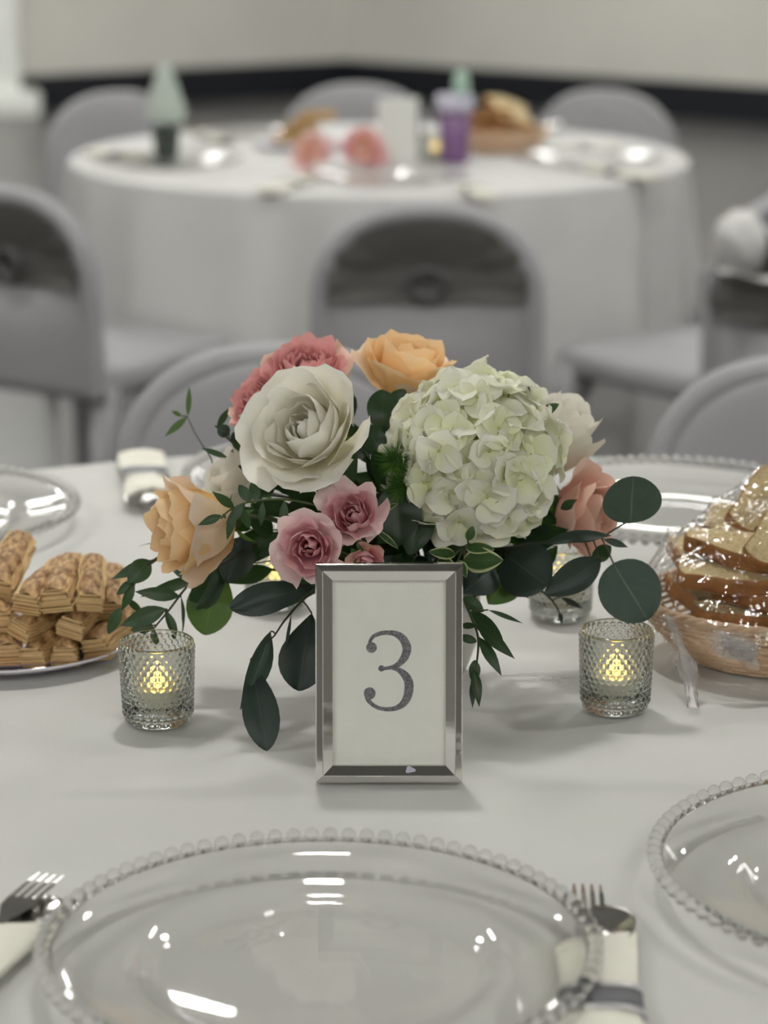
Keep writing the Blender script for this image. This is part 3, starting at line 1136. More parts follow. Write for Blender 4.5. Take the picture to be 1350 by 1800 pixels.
# ------------------------------------------------------------------ hobnail votives
def make_votive():
    t = empty('votive_candle', (0, 0, 0))
    R0, R1, H = 0.0268, 0.0294, 0.0670
    NB, NR = 32, 13
    seg, rows = NB * 6, NR * 6
    vs = []
    z0, z1 = 0.0060, H - 0.0035
    prof = [(0.0, 0.0008), (R0 * 0.7, 0.0006), (R0 * 0.93, 0.0), (R0 * 1.0, 0.0016), (R0 + 0.0003, 0.0045)]
    def rad(z):
        return R0 + (R1 - R0) * z / H
    outer = []
    for r, z in prof:
        for k in range(seg):
            a = 2 * math.pi * k / seg
            outer.append(Vector((r * math.cos(a), r * math.sin(a), z)))
    nprof = len(prof)
    for j in range(rows + 1):
        z = z0 + (z1 - z0) * j / rows
        f = j / 6.0
        for k in range(seg):
            g = k / 6.0
            best = 0.0
            rr = round(f - 0.5) + 0.5
            for ri in (rr - 1, rr, rr + 1):
                if ri < 0.4 or ri > NR - 0.4:
                    continue
                offc = 0.5 if int(ri) % 2 else 0.0
                gi = round(g - offc) + offc
                du = (g - gi) / 0.47
                dvv = (f - ri) / 0.56
                q = 1 - du * du - dvv * dvv
                if q > best:
                    best = q
            a = 2 * math.pi * k / seg
            r = rad(z) + 0.0017 * math.sqrt(best)
            outer.append(Vector((r * math.cos(a), r * math.sin(a), z)))
    top = [(rad(H) + 0.0003, H - 0.0022), (rad(H) + 0.0001, H - 0.0006), (rad(H) - 0.0008, H), (rad(H) - 0.0018, H - 0.0006)]
    inner = [(rad(H) - 0.0024, H - 0.004), (rad(H * 0.5) - 0.0026, H * 0.5), (R0 - 0.0026, 0.0085), (R0 * 0.75, 0.0070), (0.0, 0.0068)]
    for r, z in top + inner:
        for k in range(seg):
            a = 2 * math.pi * k / seg
            outer.append(Vector((r * math.cos(a), r * math.sin(a), z)))
    fs = grid_faces(seg, nprof + rows + 1 + len(top) + len(inner), True)
    obj('glass_cup', outer, fs, M['votive_glass'], t)
    # LED candle standing inside
    cv, cf = lathe([(0.0, 0.0074), (0.0200, 0.0074), (0.0208, 0.0082), (0.0214, 0.0265), (0.0205, 0.0282), (0.0150, 0.0280), (0.0060, 0.0262), (0.0, 0.0260)], 40)
    obj('candle', cv, cf, M['wax'], t)
    fv_, ff_ = lathe([(0.0, 0.0262), (0.0040, 0.0264), (0.0060, 0.0292), (0.0062, 0.0325), (0.0050, 0.0370), (0.0030, 0.0415), (0.0012, 0.0452), (0.0, 0.0462)], 24)
    obj('flame', fv_, ff_, M['flame'], t)['label'] = 'glowing yellow flame tip'
    return t


vot0 = make_votive()
VG = 'hobnail glass votives'
vot0.location = (-0.181, 1.868, TZ)
tag(vot0, 'hobnail glass votive with a glowing candle, left of the frame by the pastries', 'candle', VG)
copy_tree(vot0, (0.188, 1.898, TZ), (0, 0, 1.0), 'hobnail glass votive with a glowing candle, right of the frame by the bread basket', VG)
copy_tree(vot0, (-0.100, 2.185, TZ), (0, 0, 2.1), 'hobnail glass votive glowing behind the pink spray roses, mostly covered', VG)
copy_tree(vot0, (0.161, 2.150, TZ), (0, 0, 2.9), 'hobnail glass votive behind the eucalyptus leaves to the right, half covered', VG)


# ------------------------------------------------------------------ vase and flowers
VC = Vector((0.035, 1.985, TZ))
t = empty('flower_vase', VC)
tag(t, 'low white vase holding the bouquet, hidden behind the picture frame', 'vase')
vs, fs = lathe([(0.0, 0.002), (0.030, 0.0), (0.034, 0.003), (0.044, 0.030), (0.047, 0.055), (0.045, 0.078), (0.0425, 0.080), (0.042, 0.074), (0.043, 0.055), (0.040, 0.030), (0.028, 0.008), (0.0, 0.007)], 48)
obj('bowl', vs, fs, M['vase'], t)
vs, fs = lathe([(0.0, 0.0085), (0.027, 0.0095), (0.039, 0.031), (0.0405, 0.066), (0.036, 0.088), (0.020, 0.096), (0.0, 0.098)], 32)
obj('floral_foam', vs, fs, M['foam'], t)
HUB = VC + Vector((0, 0, 0.090))


def petal(s, phi, Wd, rt, H, th, curl, wav, seed, z0=0.0, swirl=0.05, nu=11, nv=10, tipcut=0.16, point=0.0, roll=0.0, rb=0.0):
    vs, uv = [], []
    for j in range(nv):
        t = j / (nv - 1)
        for i in range(nu):
            u = i / (nu - 1) * 2 - 1
            tt = t * (1 - tipcut * abs(u) ** 2.4 * t) + point * t * max(0, 1 - abs(u) * 3.0) * 0.1
            wf = 0.34 + 0.66 * math.sin(min(1.0, t * 1.2) * math.pi / 2)
            a = phi + u * Wd * wf
            ang = tt * th
            r = rb * (1 - tt) + rt * math.sin(ang) / (math.sin(th) if th < math.pi / 2 else 1.0)
            z = H * (1 - math.cos(ang)) / (1 - math.cos(th))
            c = max(0.0, tt - 0.62) / 0.38
            r += curl * c * c * (0.75 + 0.5 * abs(u))
            z -= curl * 0.75 * c ** 3
            r += roll * abs(u) ** 3 * t * rt
            r *= 1 + swirl * u
            q = Vector((u * 1.6 + seed * 3.1, t * 2.2 + seed * 1.7, seed))
            k = noise.noise(q) * wav * t ** 1.3
            k2 = noise.noise(q * 2.3 + Vector((9, 4, 2))) * wav * 0.8 * t ** 2.5
            r += k
            z += k * 0.5 + k2
            vs.append(Vector((max(r, 0.0) * math.cos(a), max(r, 0.0) * math.sin(a), z + z0)))
            uv.append((i / (nu - 1), t))
    return vs, grid_faces(nu, nv), uv


def frame_quat(axis, twist=0.0):
    q = Vector((0, 0, 1)).rotation_difference(Vector(axis).normalized())
    return q @ Quaternion((0, 0, 1), twist)


def stem_for(t, base_world, axis, tip_pull=0.5):
    """stem from the bloom's base to the foam"""
    inv = t.matrix_basis.inverted()
    a = Vector(base_world)
    ax = Vector(axis).normalized()
    m = a - ax * 0.03
    b = HUB + Vector((random.uniform(-.02, .02), random.uniform(-.02, .02), -0.01))
    pts = spline([a + ax * 0.004, m, m.lerp(b, 0.55), b], 10)
    vs, fs = tube([inv @ p for p in pts], 0.0021, 7)
    return obj('stem', vs, fs, M['stem'], t)


def rose(name, label, centre, axis, R, H, n, mats, seed, twist=0.0, openness=1.0, curl=0.006, wav=0.004, inner_close=1.75, outer_th=1.15, ruffle=0.0, sepals=True, lift=0.55, cat='flower', group=None, guard=0, w_in=1.5, w_out=0.80, rmin=0.10, stem=True):
    axis = Vector(axis).normalized()
    base = Vector(centre) - axis * H * lift
    q = frame_quat(axis, twist)
    t = empty(name, base, quat=q)
    tag(t, label, cat, group)
    rnd = random.Random(seed)
    for i in range(n):
        s = i / (n - 1)
        phi = i * 2.39996 + rnd.uniform(-0.25, 0.25)
        rt = R * (rmin * 0.8 + (1 - rmin * 0.8) * s ** 0.9) * openness
        hh = H * (0.86 + 0.14 * math.sin(s * math.pi)) * rnd.uniform(0.95, 1.05) * (1 - 0.16 * max(0, s - 0.6) / 0.4)
        th = outer_th + (2.95 - outer_th) * (1 - s) ** 2.2
        cu = curl * max(0.0, s - 0.35) / 0.65 * rnd.uniform(0.5, 1.5)
        wd = w_in + (w_out - w_in) * s ** 0.7
        wv = wav * (0.35 + 0.65 * s) * rnd.uniform(0.7, 1.3) + ruffle
        vs, fs, uv = petal(s, phi, wd, rt, hh, th, cu, wv, seed + i * 1.37, z0=0.0, swirl=0.07 + 0.05 * (1 - s), tipcut=0.14 + 0.08 * rnd.random(), point=rnd.choice([0, 0.3, 0.7]) * s, roll=0.10 * s * rnd.uniform(0.2, 1.4), rb=R * 0.10)
        m = mats[0] if i < n - guard else mats[-1]
        if len(mats) > 2:
            m = mats[0] if s < 0.55 else (mats[1] if i < n - guard else mats[2])
        obj('petal', vs, fs, m, t, uv)
    # receptacle and sepals
    vs, fs = lathe([(0.0, -0.006), (0.004, -0.006), (R * 0.16, -0.001), (R * 0.20, 0.003), (R * 0.12, 0.007), (0.0, 0.008)], 16)
    obj('receptacle', vs, fs, M['stem'], t)
    if sepals:
        for k in range(5):
            a = k * 2 * math.pi / 5 + 0.4
            B = Vector((R * 0.16 * math.cos(a), R * 0.16 * math.sin(a), 0.0))
            T = Vector((R * 0.62 * math.cos(a), R * 0.62 * math.sin(a), -0.012 + 0.010 * rnd.random()))
            vs, fs, uv = leaf_geo(B, T, 0.006, Vector((0, 0, 1)), 'lance', 0.2, 0.15)
            obj('sepal', vs, fs, M['bright'], t, uv)
    if stem:
        stem_for(t, base, axis)
    return t


def leaf_geo(B, T, width, nrm, shape='lance', fold=0.15, bend=0.12, nu=7, nv=11, wave=0.0, seed=0.0):
    B, T = Vector(B), Vector(T)
    ax = T - B
    L = ax.length
    ax.normalize()
    nrm = Vector(nrm)
    sd = ax.cross(nrm)
    if sd.length < 1e-4:
        sd = ax.cross(Vector((0.3, 0.2, 1)))
    sd.normalize()
    nm = sd.cross(ax)
    vs, uv = [], []
    for j in range(nv):
        v = j / (nv - 1)
        vv = 0.5 - 0.5 * math.cos(v * math.pi)
        if shape == 'round':
            w = math.sqrt(max(0.0, 1 - (2 * vv - 1) ** 2))
            w = w * (1 - 0.10 * (vv - 0.5))
        elif shape == 'oval':
            w = max(0.0, math.sin(math.pi * vv ** 0.9)) ** 0.70
        elif shape == 'obovate':
            w = max(0.0, math.sin(math.pi * vv ** 1.5)) ** 0.62
        else:
            w = max(0.0, math.sin(math.pi * vv ** 0.85)) ** 1.05
        w = max(w, 0.015)
        for i in range(nu):
            u = i / (nu - 1) * 2 - 1
            off = nm * (abs(u) * w * width * 0.5 * fold + bend * L * math.sin(math.pi * vv) * 0.5 - bend * L * 0.35 * vv * vv)
            if wave:
                off += nm * wave * noise.noise(Vector((u * 1.5 + seed, vv * 3, seed)))
            vs.append(B + ax * L * vv + sd * (u * w * width * 0.5) + off)
            uv.append((i / (nu - 1), v))
    return vs, grid_faces(nu, nv), uv


# --- the roses
WHITE = [M['white_petal'], M['white_petal'], M['white_petal']]
rose('white_rose', 'large open white rose facing us, left of the hydrangea', aty(536, 756, 1.905), (-0.40, -0.74, 0.54), 0.0530, 0.048, 25,
     WHITE, 17, twist=0.6, curl=0.010, wav=0.0105, outer_th=1.16, w_in=1.45, w_out=0.82, guard=4, rmin=0.08)
rose('peach_rose', 'peach rose in side view opening left, at the lower left of the bouquet', aty(352, 925, 1.915), (-0.90, -0.36, -0.02), 0.0385, 0.066, 26,
     [M['peach_petal'], M['peach_petal'], M['peach_out']], 23, twist=0.3, curl=0.010, wav=0.007, inner_close=1.75, outer_th=1.36, guard=5, w_in=1.35, w_out=0.85, lift=0.42)
rose('peach_rose', 'orange peach rose at the top of the bouquet, behind the hydrangea', aty(712, 650, 2.03), (0.22, -0.16, 0.95), 0.0400, 0.052, 22,
     [M['peach_petal'], M['peach_petal'], M['peach_out']], 37, twist=1.1, curl=0.011, wav=0.006, inner_close=1.5, outer_th=1.15, guard=4, lift=0.5, rmin=0.2)
rose('garden_rose', 'coral pink ruffled garden rose at the upper left, behind the white rose', aty(540, 652, 2.00), (0.02, -0.45, 0.88), 0.0330, 0.040, 44,
     [M['coral_petal'], M['coral_petal'], M['blush_petal']], 41, curl=0.006, wav=0.006, inner_close=1.7, outer_th=1.2, guard=5, ruffle=0.001, w_in=0.9, w_out=0.6)
rose('garden_rose', 'smaller coral pink garden rose touching the left rim of the white rose', aty(464, 704, 1.985), (-0.50, -0.45, 0.72), 0.0300, 0.036, 40,
     [M['coral_petal'], M['coral_petal'], M['blush_petal']], 47, curl=0.005, wav=0.006, inner_close=1.7, outer_th=1.25, guard=4, ruffle=0.001, w_in=0.9, w_out=0.6)
rose('spray_rose', 'small pink spray rose at the upper right of the pair above the frame', aty(620, 905, 1.870), (-0.12, -0.84, 0.42), 0.0255, 0.030, 20,
     [M['pink_petal'], M['pink_petal'], M['pink_out']], 53, twist=0.5, curl=0.004, wav=0.0085, inner_close=1.7, outer_th=1.15, guard=5, w_in=1.3, w_out=0.75)
rose('spray_rose', 'small pink spray rose at the lower left of the pair, partly behind the frame corner', aty(543, 962, 1.850), (-0.12, -0.90, 0.22), 0.0270, 0.031, 20,
     [M['pink_petal'], M['pink_petal'], M['pink_out']], 59, twist=2.0, curl=0.006, wav=0.0085, inner_close=1.7, outer_th=1.12, guard=5, w_in=1.3, w_out=0.75)
rose('spray_rose', 'small pink spray rose bud just above the top rail of the frame', aty(642, 990, 1.868), (0.10, -0.80, -0.1), 0.0165, 0.022, 12,
     [M['pink_petal'], M['coral_petal'], M['blush_petal']], 61, curl=0.003, wav=0.004, inner_close=1.7, outer_th=1.2, guard=3, w_in=1.3, w_out=0.8)
rose('white_rose', 'white rose in side view at the upper right, behind the hydrangea', aty(985, 762, 2.03), (0.42, -0.12, 0.88), 0.0320, 0.066, 20,
     [M['cream_petal'], M['white_petal'], M['cream_petal']], 67, twist=0.2, curl=0.002, wav=0.004, inner_close=1.65, outer_th=1.5, guard=4)
rose('pink_rose', 'blush pink rose in side view at the right edge beside the round leaves', aty(1032, 905, 1.995), (0.80, -0.42, 0.02), 0.0380, 0.046, 20,
     [M['blush_petal'], M['blush_petal'], M['blush_petal']], 71, twist=0.9, curl=0.008, wav=0.006, inner_close=1.6, outer_th=1.25, guard=4)
rose('white_rose', 'pale rose half hidden behind the large white rose, above the left peach rose', aty(412, 838, 1.99), (-0.55, -0.20, 0.55), 0.0300, 0.044, 16,
     [M['cream_petal'], M['cream_petal'], M['cream_petal']], 73, curl=0.006, wav=0.004, inner_close=1.6, outer_th=1.3, guard=3)


# --- the hydrangea head
def hydrangea():
    c = aty(838, 806, 1.945)
    ax = Vector((0.10, -0.80, 0.58)).normalized()
    R = 0.0625
    t = empty('hydrangea', c, quat=frame_quat(ax))
    tag(t, 'large round cream hydrangea head to the right of the white rose', 'flower')
    rnd = random.Random(5)
    # petal variants shared between the florets
    metas = []
    for k in range(10):
        r2 = random.Random(100 + k)
        Lp, Wp = r2.uniform(0.0205, 0.0250), r2.uniform(0.0230, 0.0290)
        vs, uv = [], []
        nu, nv = 9, 8
        cup, wv = r2.uniform(-0.10, 0.55), r2.uniform(0.0012, 0.0030)
        for j in range(nv):
            v = j / (nv - 1)
            w = max(0.15, max(0.0, 1 - abs(2 * v ** 0.82 - 1) ** 2.3) ** 0.5)
            for i in range(nu):
                u = i / (nu - 1) * 2 - 1
                x = Lp * v * (1 - 0.05 * u * u * v)
                y = Wp * 0.5 * u * w
                q = Vector((u * 1.3 + k * 5, v * 2.2, k))
                z = cup * (y * y / (Wp * 0.5)) * 0.9 + 0.16 * x - (0.22 + 0.4 * r2.random() * 0) * x * x / Lp * (1.1 - 0.3 * cup) + wv * noise.noise(q) * v + 0.0008 * noise.noise(q * 3)
                vs.append((x, y, z))
                uv.append((i / (nu - 1), v))
        for mt in ('hyd_petal', 'hyd_petal2'):
            me = bpy.data.meshes.new('petal')
            fs = grid_faces(nu, nv)
            me.from_pydata(vs, [], fs)
            ul = me.uv_layers.new(name='UVMap')
            ul.data.foreach_set('uv', [cc for f in fs for i in f for cc in uv[i]])
            me.polygons.foreach_set('use_smooth', [True] * len(me.polygons))
            me.materials.append(M[mt])
            metas.append(me)
    ev, ef = lathe([(0.0, -0.010), (0.0006, -0.010), (0.0010, -0.001), (0.0016, 0.0004), (0.0012, 0.0016), (0.0, 0.0020)], 8)
    eye_me = None
    NF, cnt = 98, 0
    for i in range(NF):
        z = 1 - (i + 0.5) / NF * 1.62
        if cnt >= 74:
            break
        a = i * 2.39996 + rnd.uniform(-0.12, 0.12)
        rr = math.sqrt(max(0, 1 - z * z))
        d = Vector((rr * math.cos(a), rr * math.sin(a), z))
        cnt += 1
        rad = R * rnd.uniform(0.90, 1.05) * (1 + 0.16 * nz(d, 1.8, 3.3))
        dd = (d + Vector((rnd.uniform(-.38, .38), rnd.uniform(-.38, .38), rnd.uniform(-.38, .38)))).normalized()
        q = frame_quat(dd, rnd.uniform(0, 6.28))
        if eye_me is None:
            f = obj('floret', ev, ef, M['hyd_eye'], t)
            eye_me = f.data
        else:
            f = obj('floret', None, None, None, t, mesh=eye_me)
        f.location = d * rad
        f.rotation_mode = 'QUATERNION'
        f.rotation_quaternion = q
        gr = 1 if rnd.random() < 0.35 else 0
        sc = rnd.uniform(0.85, 1.10)
        for k in range(4):
            p = obj('petal', None, None, None, f, mesh=metas[rnd.randrange(10) * 2 + gr])
            p.rotation_euler = (rnd.uniform(-0.25, 0.25), rnd.uniform(-0.60, 0.15), k * math.pi / 2 + rnd.uniform(-0.2, 0.2))
            p.location = (0, 0, 0.0004 * (k % 2))
            p.scale = (sc, sc, sc)
    # green core of stalklets that the florets grow from
    vs, fs = lathe([(0.0, -R * 0.62), (R * 0.4, -R * 0.52), (R * 0.62, -R * 0.1), (R * 0.60, R * 0.35), (R * 0.3, R * 0.62), (0.0, R * 0.68)], 20)
    obj('core', vs, fs, M['hyd_eye'], t)
    stem_for(t, c - ax * R * 0.6, ax)


hydrangea()


# --- greenery
def sprig(name, label, stem, leaves, mat, cat='greenery', group=None, stem_mat='twig', r0=0.0016, r1=0.0007, to_hub=True):
    """stem: (px, py, Y) knots; leaves: (base px, py, Y, tip px, py, Y, width px, shape, tilt[, mat])"""
    pts = [aty(*p) for p in stem]
    if to_hub:
        pts = [HUB + Vector((0, 0, -0.012)), HUB.lerp(pts[0], 0.6) + Vector((0, 0, 0.012))] + pts
    t = empty(name, pts[0])
    tag(t, label, cat, group)
    sp = spline(pts, 8 * len(pts))
    loc = t.location.copy()
    n = len(sp)
    vs, fs = tube([p - loc for p in sp], [r0 + (r1 - r0) * i / (n - 1) for i in range(n)], 6)
    obj('stem', vs, fs, M[stem_mat], t)
    for k, lf in enumerate(leaves):
        bx, by, bY, tx, ty, tY, wpx, shape, tilt = lf[:9]
        m = M[lf[9]] if len(lf) > 9 else mat
        B, T = aty(bx, by, bY), aty(tx, ty, tY)
        width = wpx * B.y / FPX * 1.03
        nrm = Vector((math.sin(tilt) * 0.8, -math.cos(tilt), 0.35))
        vs, fs, uv = leaf_geo(B - loc, T - loc, width, nrm, shape, 0.16 if shape != 'round' else 0.05, 0.10 if shape != 'round' else 0.05, nu=9 if wpx > 40 else 5, nv=15 if wpx > 40 else 11, wave=0.002 if wpx > 40 else 0.0008, seed=k * 3.7 + bx)
        obj('leaf', vs, fs, m, t, uv)
        # petiole joining the blade to the stem
        near = min(sp, key=lambda q: (q - B).length)
        if 0.002 < (near - B).length < 0.05:
            vs, fs = tube([near - loc, (near.lerp(B, 0.5)) - loc + Vector((0, 0, 0.001)), B - loc], 0.0007, 5)
            obj('petiole', vs, fs, M[stem_mat], t)
    return t


E_ = M['euca']
ED = M['euca_dark']
WI = M['willow']
SA = M['salal']
sprig('eucalyptus_sprig', 'silver dollar eucalyptus sprig with two big round leaves beside the bread', [(850, 968, 1.96), (960, 953, 1.94), (1040, 950, 1.93), (1098, 920, 1.925)],
      [(1108, 920, 1.925, 1113, 838, 1.915, 106, 'round', 0.1), (1078, 990, 1.93, 1138, 1090, 1.91, 112, 'round', 0.05),
       (958, 955, 1.93, 1072, 939, 1.90, 26, 'oval', 1.0, 'euca_dark'), (1055, 985, 1.94, 958, 1045, 1.92, 58, 'oval', 0.3, 'euca_dark'), (1060, 948, 1.94, 1105, 962, 1.945, 14, 'lance', 0.4),
       (890, 975, 1.95, 962, 1030, 1.92, 104, 'round', -0.2, 'euca_dark'), (1040, 985, 1.96, 1075, 960, 1.97, 30, 'oval', 0.3, 'salal')], E_)
sprig('willow_sprig', 'narrow leaved sprig hanging below the left peach rose to the left votive', [(470, 950, 1.955), (400, 985, 1.93), (340, 1020, 1.92), (295, 1075, 1.905), (264, 1112, 1.90)],
      [(316, 1048, 1.91, 237, 1040, 1.90, 26, 'lance', 0.1), (292, 1070, 1.905, 211, 1100, 1.895, 34, 'lance', 0.2), (290, 1072, 1.905, 313, 1128, 1.90, 17, 'lance', 0.5),
       (318, 1050, 1.91, 322, 1115, 1.92, 9, 'lance', 0.9), (270, 1100, 1.90, 230, 1108, 1.895, 22, 'oval', 0.0), (355, 1012, 1.925, 245, 1050, 1.93, 22, 'lance', 0.3), (268, 1108, 1.90, 276, 1135, 1.90, 14, 'lance', 0.2),
       (340, 1020, 1.92, 300, 1000, 1.94, 14, 'lance', 0.2)], WI)
sprig('willow_sprig', 'narrow leaved sprig at the far left of the bouquet, over the pastries', [(400, 960, 1.97), (330, 955, 1.95), (270, 985, 1.93), (243, 1015, 1.925), (215, 1070, 1.92)],
      [(268, 985, 1.93, 196, 1018, 1.92, 22, 'lance', 0.2), (262, 985, 1.93, 226, 1025, 1.915, 40, 'oval', 0.2, 'willow'), (240, 1020, 1.925, 204, 1046, 1.92, 20, 'lance', 0.1), (236, 1025, 1.92, 213, 1075, 1.915, 18, 'lance', 0.3),
       (212, 1068, 1.92, 190, 1115, 1.915, 22, 'oval', 0.2), (222, 1052, 1.92, 252, 1078, 1.925, 13, 'lance', 0.0), (285, 978, 1.94, 216, 1012, 1.96, 10, 'lance', 0.6), (300, 960, 1.96, 245, 957, 1.99, 6, 'lance', 0.9)], WI)
sprig('willow_sprig', 'thin airy sprig with few narrow leaves beside the coral rose at the left', [(440, 860, 2.00), (425, 800, 2.01), (395, 765, 2.02), (378, 748, 2.02)],
      [(381, 752, 2.02, 404, 716, 2.03, 13, 'lance', 0.4), (403, 763, 2.01, 383, 752, 2.01, 24, 'round', 0.1, 'euca'), (425, 775, 2.005, 406, 765, 2.00, 26, 'round', 0.2, 'euca'), (432, 782, 2.0, 402, 807, 1.995, 20, 'oval', 0.3),
       (402, 806, 1.99, 353, 787, 2.00, 11, 'lance', 0.3), (402, 806, 1.99, 398, 858, 1.985, 13, 'lance', 0.9), (424, 805, 1.99, 401, 855, 1.985, 8, 'lance', 0.8), (410, 790, 1.99, 432, 760, 2.0, 20, 'oval', 0.4)], WI)
sprig('willow_sprig', 'two leaved wisp standing free at the upper left edge of the bouquet', [(400, 850, 2.02), (368, 800, 2.05), (345, 765, 2.07), (330, 734, 2.08)],
      [(330, 732, 2.08, 333, 678, 2.09, 10, 'lance', 0.3), (329, 733, 2.08, 289, 768, 2.07, 13, 'lance', 0.2), (320, 732, 2.08, 301, 722, 2.085, 8, 'lance', 0.1)], M['bright'], r0=0.001, r1=0.0004)
sprig('willow_sprig', 'green stemmed sprig of small leaves lying across the left peach rose', [(560, 890, 1.89), (500, 878, 1.88), (440, 882, 1.875), (405, 896, 1.87), (388, 912, 1.868)],
      [(412, 893, 1.870, 373, 864, 1.862, 17, 'lance', 0.0), (390, 906, 1.868, 348, 923, 1.862, 16, 'lance', 0.1), (412, 895, 1.870, 399, 950, 1.862, 16, 'lance', 0.2), (430, 885, 1.872, 398, 922, 1.865, 18, 'oval', 0.2),
       (462, 882, 1.876, 458, 926, 1.872, 13, 'lance', 0.2), (500, 880, 1.88, 497, 932, 1.875, 16, 'lance', 0.1), (440, 882, 1.875, 420, 852, 1.88, 20, 'oval', 0.0), (452, 880, 1.877, 442, 848, 1.885, 20, 'oval', 0.3), (392, 903, 1.868, 397, 912, 1.866, 6, 'lance', 0.2),
       (420, 890, 1.873, 440, 930, 1.88, 16, 'oval', 0.1)], WI, stem_mat='stem', r0=0.0012)
sprig('eucalyptus_sprig', 'eucalyptus stem drooping left of the frame with a long folded leaf near the table', [(600, 1030, 1.90), (545, 1045, 1.875), (505, 1085, 1.86), (482, 1118, 1.85)],
      [(476, 1110, 1.855, 424, 1248, 1.825, 46, 'lance', 0.7, 'euca'), (440, 1160, 1.85, 470, 1318, 1.80, 66, 'obovate', 0.15), (548, 1078, 1.87, 524, 1214, 1.84, 88, 'obovate', -0.1), (555, 1030, 1.87, 405, 1068, 1.84, 58, 'obovate', 0.1),
       (590, 1020, 1.90, 440, 1060, 1.93, 50, 'obovate', 0.2, 'salal'), (512, 1080, 1.86, 500, 1150, 1.85, 6, 'lance', 0.2)], ED)
sprig('salal_sprig', 'broad green leaf hanging under the left peach rose', [(470, 960, 1.97), (410, 985, 1.96), (385, 1000, 1.955)],
      [(385, 985, 1.955, 360, 1116, 1.93, 84, 'obovate', 0.0, 'bright'), (400, 975, 1.95, 340, 1075, 1.935, 52, 'obovate', 0.4), (430, 945, 1.945, 398, 1025, 1.93, 66, 'oval', 0.0, 'euca_dark')], SA)
sprig('willow_sprig', 'narrow leaved sprig hanging down along the right side of the frame', [(800, 1020, 1.91), (822, 1070, 1.87), (840, 1118, 1.85), (838, 1165, 1.84), (832, 1195, 1.835)],
      [(838, 1098, 1.85, 905, 1158, 1.83, 24, 'lance', 0.0), (842, 1120, 1.848, 882, 1188, 1.83, 22, 'lance', 0.1), (832, 1175, 1.838, 843, 1242, 1.825, 20, 'lance', 0.2), (826, 1075, 1.87, 884, 1128, 1.85, 30, 'oval', 0.0), (858, 1072, 1.87, 920, 1096, 1.87, 9, 'lance', 0.3),
       (838, 1128, 1.848, 806, 1118, 1.85, 16, 'oval', 0.1), (838, 1100, 1.85, 808, 1100, 1.86, 12, 'oval', 0.3), (835, 1160, 1.84, 832, 1200, 1.835, 22, 'oval', 0.3), (828, 1200, 1.835, 831, 1245, 1.825, 11, 'lance', 0.4, 'euca'),
       (815, 1050, 1.88, 850, 1075, 1.87, 24, 'oval', 0.1)], WI, stem_mat='stem')
sprig('pittosporum_sprig', 'cream edged variegated leaves under the hydrangea, above the frame corner', [(800, 975, 1.93), (815, 965, 1.90), (825, 955, 1.885)],
      [(815, 985, 1.89, 882, 985, 1.87, 46, 'oval', 0.0), (818, 962, 1.89, 868, 965, 1.875, 24, 'oval', 0.5), (800, 975, 1.895, 755, 970, 1.88, 22, 'oval', 0.3), (805, 985, 1.89, 820, 1015, 1.87, 20, 'lance', 0.2), (822, 950, 1.89, 832, 925, 1.89, 22, 'oval', 0.2), (770, 985, 1.90, 800, 1000, 1.88, 26, 'oval', 0.1),
       (700, 965, 1.88, 652, 925, 1.87, 12, 'lance', 0.5), (650, 905, 1.89, 700, 885, 1.87, 16, 'lance', 0.4)], M['varieg'], stem_mat='stem')
sprig('salal_sprig', 'dark broad leaves standing between the white rose and the hydrangea', [(690, 850, 1.95), (680, 770, 1.97), (675, 720, 1.98)],
      [(672, 775, 1.96, 672, 684, 1.975, 56, 'obovate', 0.1), (690, 720, 1.985, 712, 684, 1.99, 36, 'oval', 0.2), (672, 800, 1.94, 640, 745, 1.95, 44, 'oval', 0.3), (690, 850, 1.93, 655, 795, 1.92, 50, 'oval', 0.2), (700, 850, 1.92, 700, 960, 1.90, 80, 'oval', 0.0), (745, 880, 1.92, 720, 975, 1.90, 64, 'oval', -0.1)], SA)
sprig('ruscus_sprig', 'small pointed leaves standing up beside the white rose at the upper right', [(935, 800, 1.99), (955, 755, 1.97), (940, 700, 1.98)],
      [(932, 708, 1.98, 924, 666, 1.985, 24, 'lance', 0.0), (950, 728, 1.96, 982, 710, 1.955, 18, 'oval', 0.1), (952, 740, 1.96, 978, 765, 1.955, 20, 'lance', 0.3), (955, 762, 1.96, 990, 774, 1.955, 14, 'lance', 0.1), (985, 895, 1.97, 1015, 878, 1.965, 18, 'lance', 0.2)], WI)
sprig('eucalyptus_sprig', 'dark twig with narrow leaves dipping to the table in front of the half covered votive', [(900, 1010, 1.98), (960, 1045, 2.0), (985, 1080, 2.01), (980, 1092, 2.01)],
      [(985, 1050, 2.0, 1026, 1070, 2.0, 11, 'lance', 0.3), (983, 1075, 2.01, 988, 1098, 2.01, 10, 'lance', 0.3), (900, 1000, 1.97, 860, 1060, 1.93, 70, 'oval', 0.2, 'bright'), (870, 1000, 1.95, 815, 1040, 1.92, 66, 'oval', 0.0)], ED)


